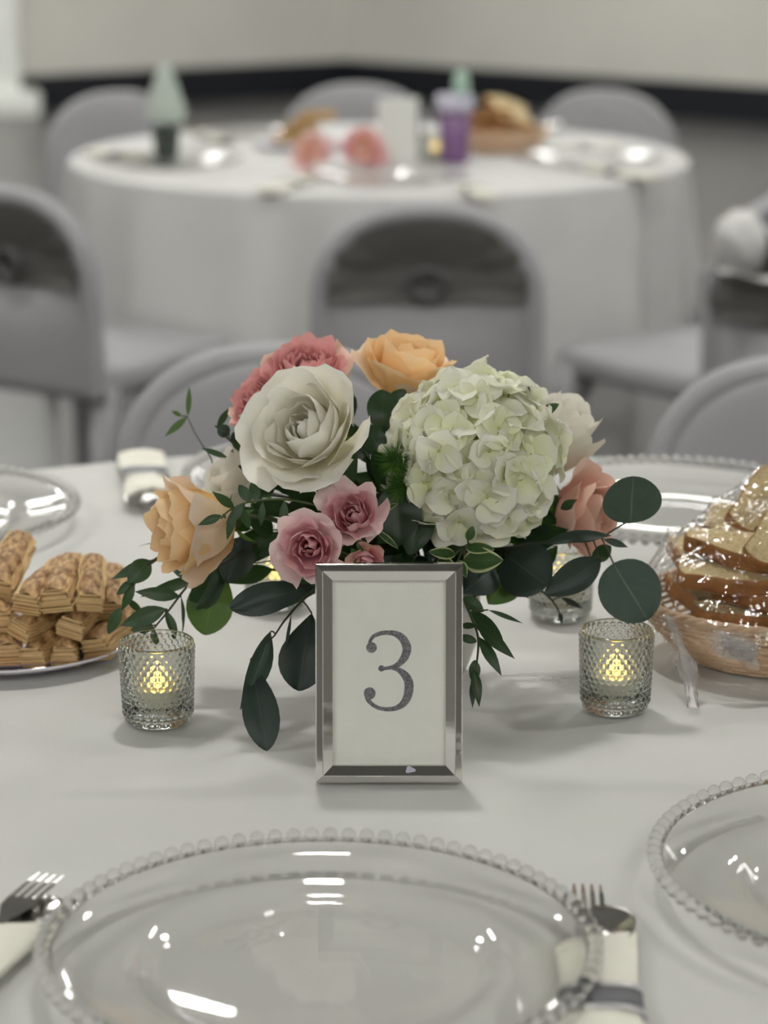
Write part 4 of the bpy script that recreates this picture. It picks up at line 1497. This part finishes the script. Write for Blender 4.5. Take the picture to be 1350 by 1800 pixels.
def fuzz_ball(px, py, Y, R, label, seed):
    c = aty(px, py, Y)
    ax = (c - HUB).normalized()
    t = empty('green_thistle', c, quat=frame_quat(ax))
    tag(t, label, 'greenery')
    rnd = random.Random(seed)
    vs, fs = [], []
    for k in range(420):
        z = rnd.uniform(-0.5, 1)
        a = rnd.uniform(0, 6.28)
        rr = math.sqrt(1 - z * z)
        d = Vector((rr * math.cos(a), rr * math.sin(a), z))
        s = d.orthogonal().normalized() * 0.00042
        s2 = d.cross(s).normalized() * 0.00042
        o = len(vs)
        tip = d * R * rnd.uniform(0.8, 1.1) + Vector((rnd.uniform(-1, 1), rnd.uniform(-1, 1), rnd.uniform(-1, 1))) * 0.002
        b = d * R * 0.22
        vs += [b + s, b - s * 0.5 + s2, b - s * 0.5 - s2, tip]
        fs += [(o, o + 1, o + 3), (o + 1, o + 2, o + 3), (o + 2, o, o + 3)]
    nd = obj('needles', vs, fs, M['fuzz'], t, smooth=False)
    nd['kind'] = 'stuff'
    vs, fs = lathe([(0, -R * 0.3), (R * 0.25, -R * 0.1), (R * 0.28, R * 0.1), (0, R * 0.3)], 12)
    obj('core', vs, fs, M['fuzz'], t)
    stem_for(t, c, ax)


fuzz_ball(697, 812, 1.915, 0.019, 'fuzzy bright green thistle head left of the hydrangea, upper of two', 3)
fuzz_ball(706, 856, 1.915, 0.018, 'fuzzy bright green thistle head left of the hydrangea, lower of two', 4)

# filling leaves behind and between the flowers
rnd = random.Random(77)
filler_targets = [(470, 850, 1.97), (520, 900, 1.95), (600, 870, 1.95), (660, 930, 1.93), (720, 1000, 1.93), (760, 940, 1.94), (560, 1010, 1.93), (480, 940, 1.95), (880, 1000, 1.97), (930, 960, 1.98), (640, 800, 1.98), (740, 760, 2.0), (900, 900, 2.0), (440, 930, 1.97), (520, 820, 2.0), (960, 880, 2.01), (800, 1030, 1.93), (480, 1000, 1.96), (600, 720, 2.04), (800, 720, 2.05), (980, 960, 2.0), (610, 1000, 1.94), (690, 1030, 1.94), (760, 1030, 1.94), (560, 960, 1.93), (450, 990, 1.96), (840, 960, 1.95)]
for i, (fx, fy, fY) in enumerate(filler_targets):
    P = aty(fx, fy, fY)
    d = P - HUB
    loc = HUB.copy()
    t = empty('salal_sprig', loc)
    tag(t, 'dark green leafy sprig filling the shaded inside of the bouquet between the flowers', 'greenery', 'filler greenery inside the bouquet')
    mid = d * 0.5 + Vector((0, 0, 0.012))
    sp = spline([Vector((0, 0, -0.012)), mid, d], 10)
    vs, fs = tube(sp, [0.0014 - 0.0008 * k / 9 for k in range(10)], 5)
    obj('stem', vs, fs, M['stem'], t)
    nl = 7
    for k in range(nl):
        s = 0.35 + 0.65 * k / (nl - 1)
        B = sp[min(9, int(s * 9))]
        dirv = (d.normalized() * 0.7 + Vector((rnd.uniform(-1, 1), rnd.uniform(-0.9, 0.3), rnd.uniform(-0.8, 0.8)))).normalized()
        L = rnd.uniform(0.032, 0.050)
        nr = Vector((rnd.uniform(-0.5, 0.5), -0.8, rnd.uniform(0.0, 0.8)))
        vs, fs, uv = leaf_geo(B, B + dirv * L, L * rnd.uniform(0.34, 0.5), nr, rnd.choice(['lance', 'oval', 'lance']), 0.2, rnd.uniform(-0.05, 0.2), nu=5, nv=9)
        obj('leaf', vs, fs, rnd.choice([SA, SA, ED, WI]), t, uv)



# ------------------------------------------------------------------ bread basket
BC = Vector((0.352, 2.040, TZ))
RX, RY = 0.128, 0.104


def make_basket():
    t = empty('bread_basket', BC)
    nrow, H = 11, 0.050
    def rr(z):
        k = z / H
        return 0.66 + 0.34 * math.sin(min(1, k * 0.95 + 0.03) * math.pi / 2) ** 0.9
    NS = 44
    for j in range(nrow):
        z = 0.0026 + (H - 0.005) * j / (nrow - 1)
        n = NS * 4
        pts = []
        for k in range(n):
            a = 2 * math.pi * k / n
            w = 0.0007 * math.cos(NS / 2 * a + math.pi * (j % 2))
            q = rr(z)
            pts.append(Vector(((RX * q + w) * math.cos(a), (RY * q + w) * math.sin(a), z)))
        vs = []
        for k in range(n):
            a = 2 * math.pi * k / n
            o = Vector((math.cos(a), math.sin(a), 0))
            for m in range(6):
                b = 2 * math.pi * m / 6
                vs.append(pts[k] + o * 0.0021 * math.cos(b) + Vector((0, 0, 0.00170 * math.sin(b))))
        fs = []
        for k in range(n):
            k2 = (k + 1) % n
            for m in range(6):
                m2 = (m + 1) % 6
                fs.append((k * 6 + m, k2 * 6 + m, k2 * 6 + m2, k * 6 + m2))
        obj('weaver', vs, fs, M['wicker'], t)
    for k in range(NS):
        a = 2 * math.pi * (k + 0.5) / NS
        pts = [Vector((RX * rr(z) * math.cos(a), RY * rr(z) * math.sin(a), z)) for z in (0.001, 0.012, 0.025, 0.040, H)]
        vs, fs = tube(pts, 0.0013, 5)
        obj('stake', vs, fs, M['wicker'], t)
    for ph in (0, 2.1, 4.2):
        pts = []
        for k in range(161):
            a = 2 * math.pi * k / 160
            b = 20 * a + ph
            pts.append(Vector(((RX + 0.0022 * math.cos(b)) * math.cos(a), (RY + 0.0022 * math.cos(b)) * math.sin(a), H + 0.001 + 0.0022 * math.sin(b))))
        vs, fs = tube(pts, 0.0022, 6, caps=False)
        obj('rim_strand', vs, fs, M['wicker'], t)
    vs, fs = cap(*lathe([(0.665, 0.0008), (0.668, 0.0030), (0.66, 0.0036)], 48), 48)
    vs = [Vector((x * RX, y * RY, z)) for x, y, z in vs]
    obj('base', vs, fs, M['wicker'], t)
    return t


basket0 = make_basket()
tag(basket0, 'tan woven wicker basket of bread on the near table at the right edge', 'basket', 'wicker bread baskets')


def make_slice(seed, w=0.112, h=0.108, th=0.0150):
    """sandwich slice lying flat: x across, y from foot to domed top"""
    t = empty('bread_slice', (0, 0, 0))
    out = []
    def add(x, y):
        out.append(Vector((x, y, 0)))
    for k in range(7):
        a = math.pi + math.pi / 2 * k / 6
        add(-w * 0.44 + 0.010 + 0.010 * math.cos(a), -h / 2 + 0.010 + 0.010 * math.sin(a))
    for k in range(7):
        a = -math.pi / 2 + math.pi / 2 * k / 6
        add(w * 0.44 - 0.010 + 0.010 * math.cos(a), -h / 2 + 0.010 + 0.010 * math.sin(a))
    add(w * 0.43, 0.0)
    add(w * 0.425, h * 0.12)
    for k in range(6):
        a = -math.pi / 3 + k * math.pi / 2 / 5
        add(w * 0.40 + 0.013 * math.cos(a), h * 0.26 + 0.020 * math.sin(a))
    for k in range(1, 12):
        x = w * 0.40 - w * 0.80 * k / 12
        add(x, h * 0.36 + h * 0.13 * math.sin(math.pi * k / 12))
    for k in range(6):
        a = math.pi * 5 / 6 + k * math.pi / 2 / 5
        add(-w * 0.40 + 0.013 * math.cos(a), h * 0.26 + 0.020 * math.sin(a))
    add(-w * 0.425, h * 0.12)
    add(-w * 0.43, 0.0)
    n = len(out)
    rings = []
    for sc, z in [(0.965, 0.0), (0.992, 0.0012), (1.0, 0.004), (1.0, th - 0.004), (0.992, th - 0.0012), (0.965, th)]:
        rings.append([Vector((p.x * sc, p.y * sc, z)) + Vector((1, 1, 0)) * 0.0012 * noise.noise(Vector((p.x * 40 + seed, p.y * 40, z * 60))) for p in out])
    vs = [v for r in rings for v in r]
    obj('crust', vs, grid_faces(n, 6, True), M['crust'], t)
    vs, fs = [], []
    for side in (0, 1):
        z = th - 0.0002 if side else 0.0002
        o = len(vs)
        scs = [0.975, 0.8, 0.6, 0.4, 0.2]
        for sc in scs:
            for p in out:
                q = Vector((p.x * sc, p.y * sc, z))
                q.z += (0.0009 * noise.noise(Vector((q.x * 60 + seed, q.y * 60, side * 5))) - 0.0003) * (1 if side else -1) * (0 if sc > 0.97 else 1)
                vs.append(q)
        vs.append(Vector((0, 0, z)))
        c = len(vs) - 1
        f = grid_faces(n, len(scs), True, o)
        f += [(o + (len(scs) - 1) * n + k, o + (len(scs) - 1) * n + (k + 1) % n, c) for k in range(n)]
        fs += [tuple(reversed(q)) for q in f] if side == 0 else f
    obj('crumb', vs, fs, M['crumb'], t)
    return t


SL = [make_slice(1.0)]
slice_spots = [  # offset from basket centre, z above table, yaw, pitch(x), roll(y) degrees, label
    ((0.040, -0.020, 0.026), 20, 4, -3, 'bread slice lying lowest in the basket, front crust over the rim'),
    ((-0.045, 0.005, 0.036), 200, 3, 8, 'bread slice low in the basket at its left side'),
    ((-0.010, 0.004, 0.052), 170, 5, 5, 'bread slice in the middle of the basket stack, dark crust facing us'),
    ((-0.050, 0.006, 0.070), 188, 6, 4, 'bread slice second from the top at the left of the stack'),
    ((-0.030, 0.022, 0.088), 162, 9, 5, 'pale bread slice on top of the left stack, crust edge towards us'),
    ((0.012, 0.052, 0.108), 40, 46, 6, 'bread slice at the back of the basket, mostly hidden by the leaning one'),
    ((0.020, -0.026, 0.106), 40, 44, -8, 'bread slice leaning towards us on top of the wrapped basket at the right'),
]
SLG = 'bread slices in the near basket'
for i, (off, yaw, pit, rol, lab) in enumerate(slice_spots):
    o = SL[0] if i == 0 else copy_tree(SL[0])
    o.location = BC + Vector(off)
    o.rotation_mode = 'XYZ'
    o.rotation_euler = (0, 0, 0)
    R_ = Matrix.Rotation(math.radians(pit), 4, 'X') @ Matrix.Rotation(math.radians(rol), 4, 'Y') @ Matrix.Rotation(math.radians(yaw), 4, 'Z')
    o.rotation_euler = R_.to_euler()
    tag(o, lab, 'bread', SLG)
    if i:
        SL.append(o)
bpy.context.view_layer.update()


# plastic wrap stretched over the loaf stack and the basket rim
def make_wrap():
    vs_, fs_ = [], []
    for r in SL:
        for ch in r.children:
            if ch.name.startswith('crust') or ch.name.startswith('crumb'):
                o = len(vs_)
                vs_ += [ch.matrix_world @ v.co for v in ch.data.vertices]
                fs_ += [tuple(i + o for i in p.vertices) for p in ch.data.polygons]
    bvh = BVHTree.FromPolygons(vs_, fs_)
    na, nr = 240, 56
    ext = 1.16
    pos = [[None] * na for _ in range(nr)]
    low = [[0.0] * na for _ in range(nr)]
    for j in range(nr):
        q = ext * j / (nr - 1)
        for k in range(na):
            a = 2 * math.pi * k / na
            x, y = BC.x + RX * q * math.cos(a), BC.y + RY * q * math.sin(a)
            hit = bvh.ray_cast(Vector((x, y, 2.0)), Vector((0, 0, -1)))
            z = TZ + 0.0545
            if hit[0] is not None:
                z = max(z, hit[0].z + 0.0022)
            if q > 1.04:
                z = TZ + 0.0545 - (q - 1.04) / (ext - 1.04) * (0.018 + 0.012 * noise.noise(Vector((math.cos(a) * 3, math.sin(a) * 3, 2))))
            low[j][k] = z
            pos[j][k] = Vector((x, y, z))
    for it in range(160):
        for j in range(1, nr - 4):
            for k in range(na):
                m = 0.25 * (pos[j - 1][k].z + pos[j + 1][k].z + pos[j][(k + 1) % na].z + pos[j][k - 1].z)
                pos[j][k].z = max(low[j][k], m)
        m = sum(p.z for p in pos[1]) / na
        for k in range(na):
            pos[0][k].z = max(low[0][0], m)
    vs = []
    for j in range(nr):
        for k in range(na):
            p = pos[j][k]
            a = 2 * math.pi * k / na
            q = j / (nr - 1)
            w = abs(noise.noise(Vector((math.cos(a) * 9, math.sin(a) * 9, q * 2.2)))) * 0.0042 * q + abs(noise.noise(Vector((math.cos(a) * 24, math.sin(a) * 24, q * 3.0)))) * 0.0034 * q + 0.0018 * abs(noise.noise(Vector((p.x * 90, p.y * 90, p.z * 40))))
            vs.append(p + Vector((math.cos(a) * w * 0.8, math.sin(a) * w * 0.8, w * (1 if q < 0.85 else 0.2))))
    t = empty('plastic_wrap', (BC.x, BC.y, TZ + 0.05))
    tag(t, 'clear crinkled plastic wrap stretched over the bread basket', 'plastic wrap')
    o = t.location.copy()
    fs = grid_faces(na, nr, True)
    obj('sheet', [v - o for v in vs], fs, M['wrap'], t)
    # twisted tail hanging down to the cloth
    path = spline([aty(1172, 1082, 1.960), aty(1190, 1120, 1.945), aty(1206, 1165, 1.935), aty(1214, 1205, 1.915), onz(1218, 1243, TZ + 0.003)], 40)
    tv = []
    for i, p in enumerate(path):
        s = i / 39
        w = 0.0040 + 0.0058 * math.exp(-((s - 0.56) / 0.14) ** 2) + 0.0090 * max(0, s - 0.74)
        for k in range(20):
            a = 2 * math.pi * k / 20
            f = w * (0.72 + 0.5 * math.sin(4 * a + 11 * s) * 0.6 + 0.35 * noise.noise(Vector((a * 2, s * 16, 3))))
            z = f * math.sin(a) * 0.55
            tv.append(p + Vector((f * math.cos(a), -abs(z) * 0.3 - z * 0.5, z * 0.55)) - o)
    tv = [Vector((v.x, v.y, max(v.z, TZ + 0.0012 - o.z))) for v in tv]
    obj('twisted_tail', tv, grid_faces(20, 40, True), M['wrapc'], t)['label'] = 'twisted tail of plastic wrap hanging down the basket'
    # crumpled bunch on the basket's front
    c = aty(1296, 1138, 1.928)
    bv, bf = [], []
    rc = random.Random(12)
    for sheet in range(5):
        o2 = len(bv)
        ax_ = 0.027 - 0.003 * sheet
        az_ = 0.013 - 0.001 * sheet
        for j in range(16):
            for i in range(30):
                u, v = i / 29 * 2 - 1, j / 15 * 2 - 1
                lim = 0.75 + 0.45 * noise.noise(Vector((u * 1.5, v * 1.5, sheet * 3)))
                q = Vector((u * 3.1, v * 2.4, sheet * 5.0))
                dy = 0.006 * abs(noise.noise(q)) + 0.003 * abs(noise.noise(q * 2.6)) + 0.0012 * noise.noise(q * 7)
                bv.append(Vector((u * ax_ * lim + 0.004 * noise.noise(q + Vector((7, 0, 0))), 0.004 - dy - 0.0012 * sheet - (1 - u * u) * 0.003, v * az_ * lim - 0.006 * u + 0.003 * noise.noise(q * 1.7))) + c - o)
        bf += grid_faces(30, 16, off=o2)
    obj('crumpled_bunch', bv, bf, M['wrapc'], t, smooth=False)['label'] = 'crumpled bunch of plastic wrap on the basket side'


make_wrap()


# ------------------------------------------------------------------ pastry sticks on a platter
PC = Vector((-0.328, 2.068, TZ))


def make_platter():
    t = empty('pastry_platter', PC)
    R = 0.118
    prof = [(0.0, 0.002), (R * 0.74, 0.002), (R * 0.80, 0.004), (R * 0.98, 0.0125), (R, 0.0135), (R * 1.004, 0.0125), (R * 0.985, 0.0105), (R * 0.80, 0.0015), (R * 0.74, 0.0), (0.0, 0.0)]
    vs, fs = lathe(prof, 90)
    obj('plate', vs, fs, M['platter'], t)
    for q in (0.965, 0.90):
        pts = [Vector((R * q * math.cos(2 * math.pi * k / 90), R * q * math.sin(2 * math.pi * k / 90), 0.0118 if q > 0.95 else 0.0090)) for k in range(91)]
        vs, fs = tube(pts, 0.0010, 6, caps=False)
        obj('silver_line', vs, fs, M['chrome'], t)['label'] = 'thin silver line on the rim'
    return t


plat0 = make_platter()
tag(plat0, 'white platter with silver rim lines under the pastry sticks on the near table', 'platter', 'pastry platters')
n_ = 40
vs, fs = lathe([(0.0, 0.0032), (0.06, 0.0032), (0.080, 0.0038), (0.096, 0.0085)], n_, mod=lambda r, z, a: (r * (1 + (0.07 * math.cos(12 * a) if r > 0.09 else 0)), z + (0.0025 * math.cos(8 * a + 1) + 0.0025 if r > 0.09 else 0)))
pl = obj('paper_liner', vs, fs, M['doily'])
pl.location = PC
tag(pl, 'pale lavender paper liner on the platter under the pastry sticks', 'liner')


def make_stick(seed, L=0.088, w=0.0250, h=0.0225):
    """a puff pastry stick along +Y, its layered end at y=0"""
    t = empty('pastry_stick', (0, 0, 0))
    vs, fs = [], []
    nlay = 10
    rnd = random.Random(seed)
    nl = 14
    for q in range(nlay):
        z0, z1 = h * 0.86 * q / nlay, h * 0.86 * (q + 0.82) / nlay
        ins = rnd.uniform(-0.0012, 0.0012)
        y0 = rnd.uniform(-0.0022, 0.0018) + 0.0015 * (nlay - q) / nlay
        y1 = L + rnd.uniform(-0.003, 0.003)
        o = len(vs)
        for j in range(nl):
            s = j / (nl - 1)
            y = y0 + (y1 - y0) * s
            bow = 0.0028 * noise.noise(Vector((seed, s * 3.2, q * 0.35))) + 0.0010 * noise.noise(Vector((seed, s * 14, q)))
            dz = 0.0020 * noise.noise(Vector((seed + 7, s * 4.0, 0))) + 0.0006 * noise.noise(Vector((seed, s * 18, q * 2)))
            sw = (1.04 - 0.24 * abs(2 * (q + 0.5) / nlay - 0.85) ** 2.2) * (1 + 0.06 * noise.noise(Vector((s * 5, seed, 1))))
            for x, z in ((-1, z0), (1, z0), (1, z1), (-1, z1)):
                vs.append(Vector((x * (w / 2 * sw + ins) + bow, y, max(z + dz, 0.0) if q else max(z, 0.0))))
        for j in range(nl - 1):
            for m in range(4):
                m2 = (m + 1) % 4
                fs.append((o + j * 4 + m, o + j * 4 + m2, o + (j + 1) * 4 + m2, o + (j + 1) * 4 + m))
        fs.append((o + 3, o + 2, o + 1, o))
        fs.append((o + (nl - 1) * 4, o + (nl - 1) * 4 + 1, o + (nl - 1) * 4 + 2, o + (nl - 1) * 4 + 3))
    obj('flaky_layers', vs, fs, M['pastry'], t, smooth=False)
    nu, nv = 11, 34
    vs = []
    for j in range(nv):
        s = j / (nv - 1)
        for i in range(nu):
            u = i / (nu - 1) * 2 - 1
            x = w / 2 * 0.90 * u * (1 + 0.06 * noise.noise(Vector((s * 5, seed, 1))))
            bow = 0.0028 * noise.noise(Vector((seed, s * 3.2, 2.1)))
            z = h * (0.80 + 0.28 * (1 - abs(u) ** 2.2)) - 0.004 * abs(u) ** 8 - 0.004 * (2 * abs(s - 0.5)) ** 10
            z += 0.0016 * noise.noise(Vector((u * 2 + seed, s * 9, 0))) + 0.0012 * abs(noise.noise(Vector((u * 4, s * 26 + seed, 2)))) + 0.0020 * noise.noise(Vector((seed + 7, s * 4.0, 0)))
            vs.append(Vector((x + bow, -0.0005 + (L + 0.001) * s, z)))
    obj('browned_top', vs, grid_faces(nu, nv), M['pastry_top'], t)
    return t


protos = [make_stick(3.3), make_stick(9.1), make_stick(14.7)]
used = [False] * 3
STG = 'pastry sticks on the near platter'


def stick(k, x, y, z, yaw, pit=0.0, rol=0.0, label=None, group=STG, sc=1.0):
    if used[k]:
        o = copy_tree(protos[k])
    else:
        o = protos[k]
        used[k] = True
    o.location = (x, y, z)
    o.rotation_mode = 'XYZ'
    o.rotation_euler = (math.radians(pit), math.radians(rol), math.radians(yaw))
    o.scale = (sc, sc, sc)
    tag(o, label, 'pastry', group)
    return o


def sx(px, z=2.07):
    return (px - 675) * z / FPX


z1 = TZ + 0.0045
stick(0, sx(4), 1.990, z1, 8, label='pastry stick in the bottom row at the left edge')
stick(1, sx(54), 1.986, z1, -20, rol=-10, sc=0.92, label='pastry stick with a fanned flaky end, second in the bottom row')
stick(2, sx(108), 1.986, z1, 4, sc=0.90, label='square ended pastry stick in the middle of the bottom row')
stick(0, sx(163), 2.000, z1 + 0.001, -16, rol=-12, sc=1.05, label='pastry stick in the bottom row beneath the narrow one')
stick(1, sx(212), 2.045, z1 + 0.008, 24, rol=-14, sc=0.9, label='rightmost pastry stick, behind the willow leaves')
stick(2, sx(20), 1.996, z1 + 0.0220, -28, rol=20, sc=0.85, label='pale pastry stick tilted in the second row at the left')
stick(1, sx(112), 2.000, z1 + 0.0215, -12, rol=14, sc=0.95, label='pastry stick with a ragged end in the second row, under the top pair')
stick(0, sx(180), 2.040, z1 + 0.0235, 5, pit=7, sc=0.95, label='pastry stick at the right back of the pile')
stick(0, sx(36), 2.002, z1 + 0.0420, -14, pit=4, rol=5, label='left one of the two wide pastry sticks on top of the pile')
stick(2, sx(93), 2.000, z1 + 0.0440, -2, pit=3, rol=-6, sc=1.06, label='right one of the two wide pastry sticks on top of the pile')
stick(1, sx(150), 2.006, z1 + 0.0430, 5, pit=9, rol=4, sc=0.90, label='narrow pastry stick on top of the pile, right of the pair')
stick(2, sx(-14), 2.004, z1 + 0.0250, 6, label='pastry stick cut by the left edge in the second row')
stick(1, sx(-26), 2.030, z1 + 0.0450, -2, pit=10, rol=12, sc=1.1, label='pale thick pastry piece standing highest at the left edge')


# ------------------------------------------------------------------ things on the far table
FG = 'things on the far table'
p = onz(293, 283, 0.75)
t = empty('tumbler', (p.x, p.y, TZ))
tag(t, 'smoky clear tumbler holding a folded pale napkin, left on the far table', 'tumbler')
vs, fs = lathe([(0.0, 0.002), (0.024, 0.002), (0.027, 0.004), (0.034, 0.088), (0.0325, 0.088), (0.0255, 0.008), (0.0, 0.007)], 32)
obj('glass', vs, fs, M['tumbler'], t)
f = empty('folded_napkin', (p.x, p.y, TZ + 0.0085))
tag(f, 'pale folded napkin cone standing in the smoky tumbler', 'napkin')
nn = 36
vs, fs = lathe([(0.010, 0.0), (0.018, 0.05), (0.040, 0.100), (0.034, 0.125), (0.020, 0.175), (0.011, 0.204), (0.002, 0.210)], nn, mod=lambda r, z, a: (r * (1 + 0.22 * math.cos(6 * a) * min(1, z / 0.1)) * (1.0 if z > 0.06 else 0.9), z))
obj('paper', vs, fs, M['tissue'], f)

p = onz(799, 287, 0.75)
t = empty('purple_tumbler', (p.x, p.y, TZ))
tag(t, 'purple plastic tumbler with lavender lid and mint cap on the far table', 'tumbler')
vs, fs = lathe([(0.0, 0.0), (0.029, 0.0), (0.031, 0.003), (0.037, 0.118), (0.0, 0.118)], 32)
obj('cup', vs, fs, M['purple'], t)
vs, fs = lathe([(0.0, 0.118), (0.041, 0.118), (0.0435, 0.122), (0.0435, 0.148), (0.040, 0.153), (0.0, 0.153)], 32)
obj('lid', vs, fs, M['lavender'], t)
vs, fs = lathe([(0.0, 0.153), (0.017, 0.153), (0.019, 0.165), (0.017, 0.195), (0.010, 0.206), (0.0, 0.207)], 24)
obj('cap', shift(vs, (0.014, 0, 0)), fs, M['mint'], t)

p = onz(700, 289, 0.75)
t = empty('table_card', (p.x, p.y, TZ), rot=(0, 0, math.radians(14)))
tag(t, 'white standing card holder in the middle of the far table', 'card holder')
vs, fs = box(0, 0, 0.074, 0.094, 0.012, 0.148, 0.003)
obj('panel', vs, fs, M['trimwhite'], t, smooth=False)
vs, fs = box(0.048, 0.004, 0.072, 0.006, 0.030, 0.142, 0.002)
obj('side_edge', vs, fs, M['metal'], t, smooth=False)

rose('pink_rose', 'large pink bloom lying beside the white card on the far table', Vector(aty(640, 262, 5.50)), (0.3, -0.6, 0.5), 0.056, 0.060, 14, [M['blush_petal'], M['pink_petal'], M['pink_out']], 91, stem=False, sepals=False)
rose('pink_rose', 'pale pink bloom lying in front of the pastries on the far table', Vector(aty(548, 266, 5.48)), (-0.3, -0.6, 0.5), 0.050, 0.050, 14, [M['blush_petal'], M['pink_out'], M['pink_out']], 97, stem=False, sepals=False)
PG2 = 'pastry sticks on the far table'
p = onz(528, 262, 0.75)
c = copy_tree(plat0, (p.x, p.y + 0.05, TZ), None, 'white platter of pastry sticks on the far table')
for k, (dx, dy, dz, yw) in enumerate([(-0.055, -0.05, 0.014, -30), (-0.025, -0.05, 0.014, -20), (0.005, -0.05, 0.014, -8), (0.035, -0.045, 0.014, 5), (-0.03, -0.04, 0.038, -28), (0.002, -0.04, 0.038, -12), (0.03, -0.035, 0.038, 8), (0.0, -0.03, 0.062, -60)]):
    stick(k % 3, p.x + dx, p.y + 0.05 + dy, TZ + dz, yw, label='golden pastry stick heaped on the blurred platter of the far table', group=PG2)
p = onz(872, 272, 0.75)
b2 = copy_tree(basket0, (p.x, p.y + 0.08, TZ), None, 'blurred wicker bread basket on the far table, right of the purple tumbler')
for k, (dx, dy, dz, yw, pt, rl) in enumerate([(0.0, 0, 0.026, 10, 4, 0), (-0.03, 0, 0.044, 190, 8, 4), (0.03, 0.01, 0.046, 20, 6, 10), (-0.01, 0.0, 0.068, 170, 20, 8), (0.03, 0.01, 0.085, 30, 30, 14)]):
    o = copy_tree(SL[0], (p.x + dx, p.y + 0.08 + dy, TZ + dz), (math.radians(pt), math.radians(rl), math.radians(yw)), 'pale bread slice in the blurred basket of the far table', 'bread slices in the far basket')


def plain_charger(x, y, label):
    r = ch0.copy()
    COL.objects.link(r)
    r.location = (x, y, TZ)
    tag(r, label, 'plate', CH_GROUP)
    for ch in ch0.children:
        if not ch.name.startswith('bead'):
            c = ch.copy()
            COL.objects.link(c)
            c.parent = r


plain_charger(T2.x + 0.02, T2.y - 0.53, 'glass charger plate at the front of the far table, nearest its middle chair')
plain_charger(T2.x - 0.47, T2.y - 0.25, 'glass charger plate at the left of the far table, by the smoky tumbler')
plain_charger(T2.x + 0.47, T2.y - 0.22, 'glass charger plate at the right of the far table')
plain_charger(T2.x + 0.32, T2.y + 0.42, 'glass charger plate at the back of the far table, behind the basket')
plain_charger(T2.x - 0.34, T2.y + 0.40, 'glass charger plate at the back left of the far table')
for px, py, yaw, lab in [(1085, 292, 40, 'cream napkin roll near the right edge of the far table'), (1020, 250, 120, 'cream napkin roll at the back right of the far table'),
                         (838, 322, 10, 'cream napkin roll at the front of the far table below the purple tumbler'), (375, 232, 200, 'cream napkin roll at the back left of the far table'),
                         (505, 312, -20, 'cream napkin roll at the front of the far table below the pink blooms'), (212, 262, 230, 'cream napkin roll at the left edge of the far table')]:
    p = onz(px, py, 0.77)
    copy_tree(nap0, (p.x, p.y, TZ), (0, 0, math.radians(yaw)), lab, NAPG)
copy_tree(vot0, (onz(765, 285, .75).x, onz(765, 285, .75).y, TZ), (0, 0, 0.4), 'small glowing votive on the far table, left of the purple tumbler', VG)
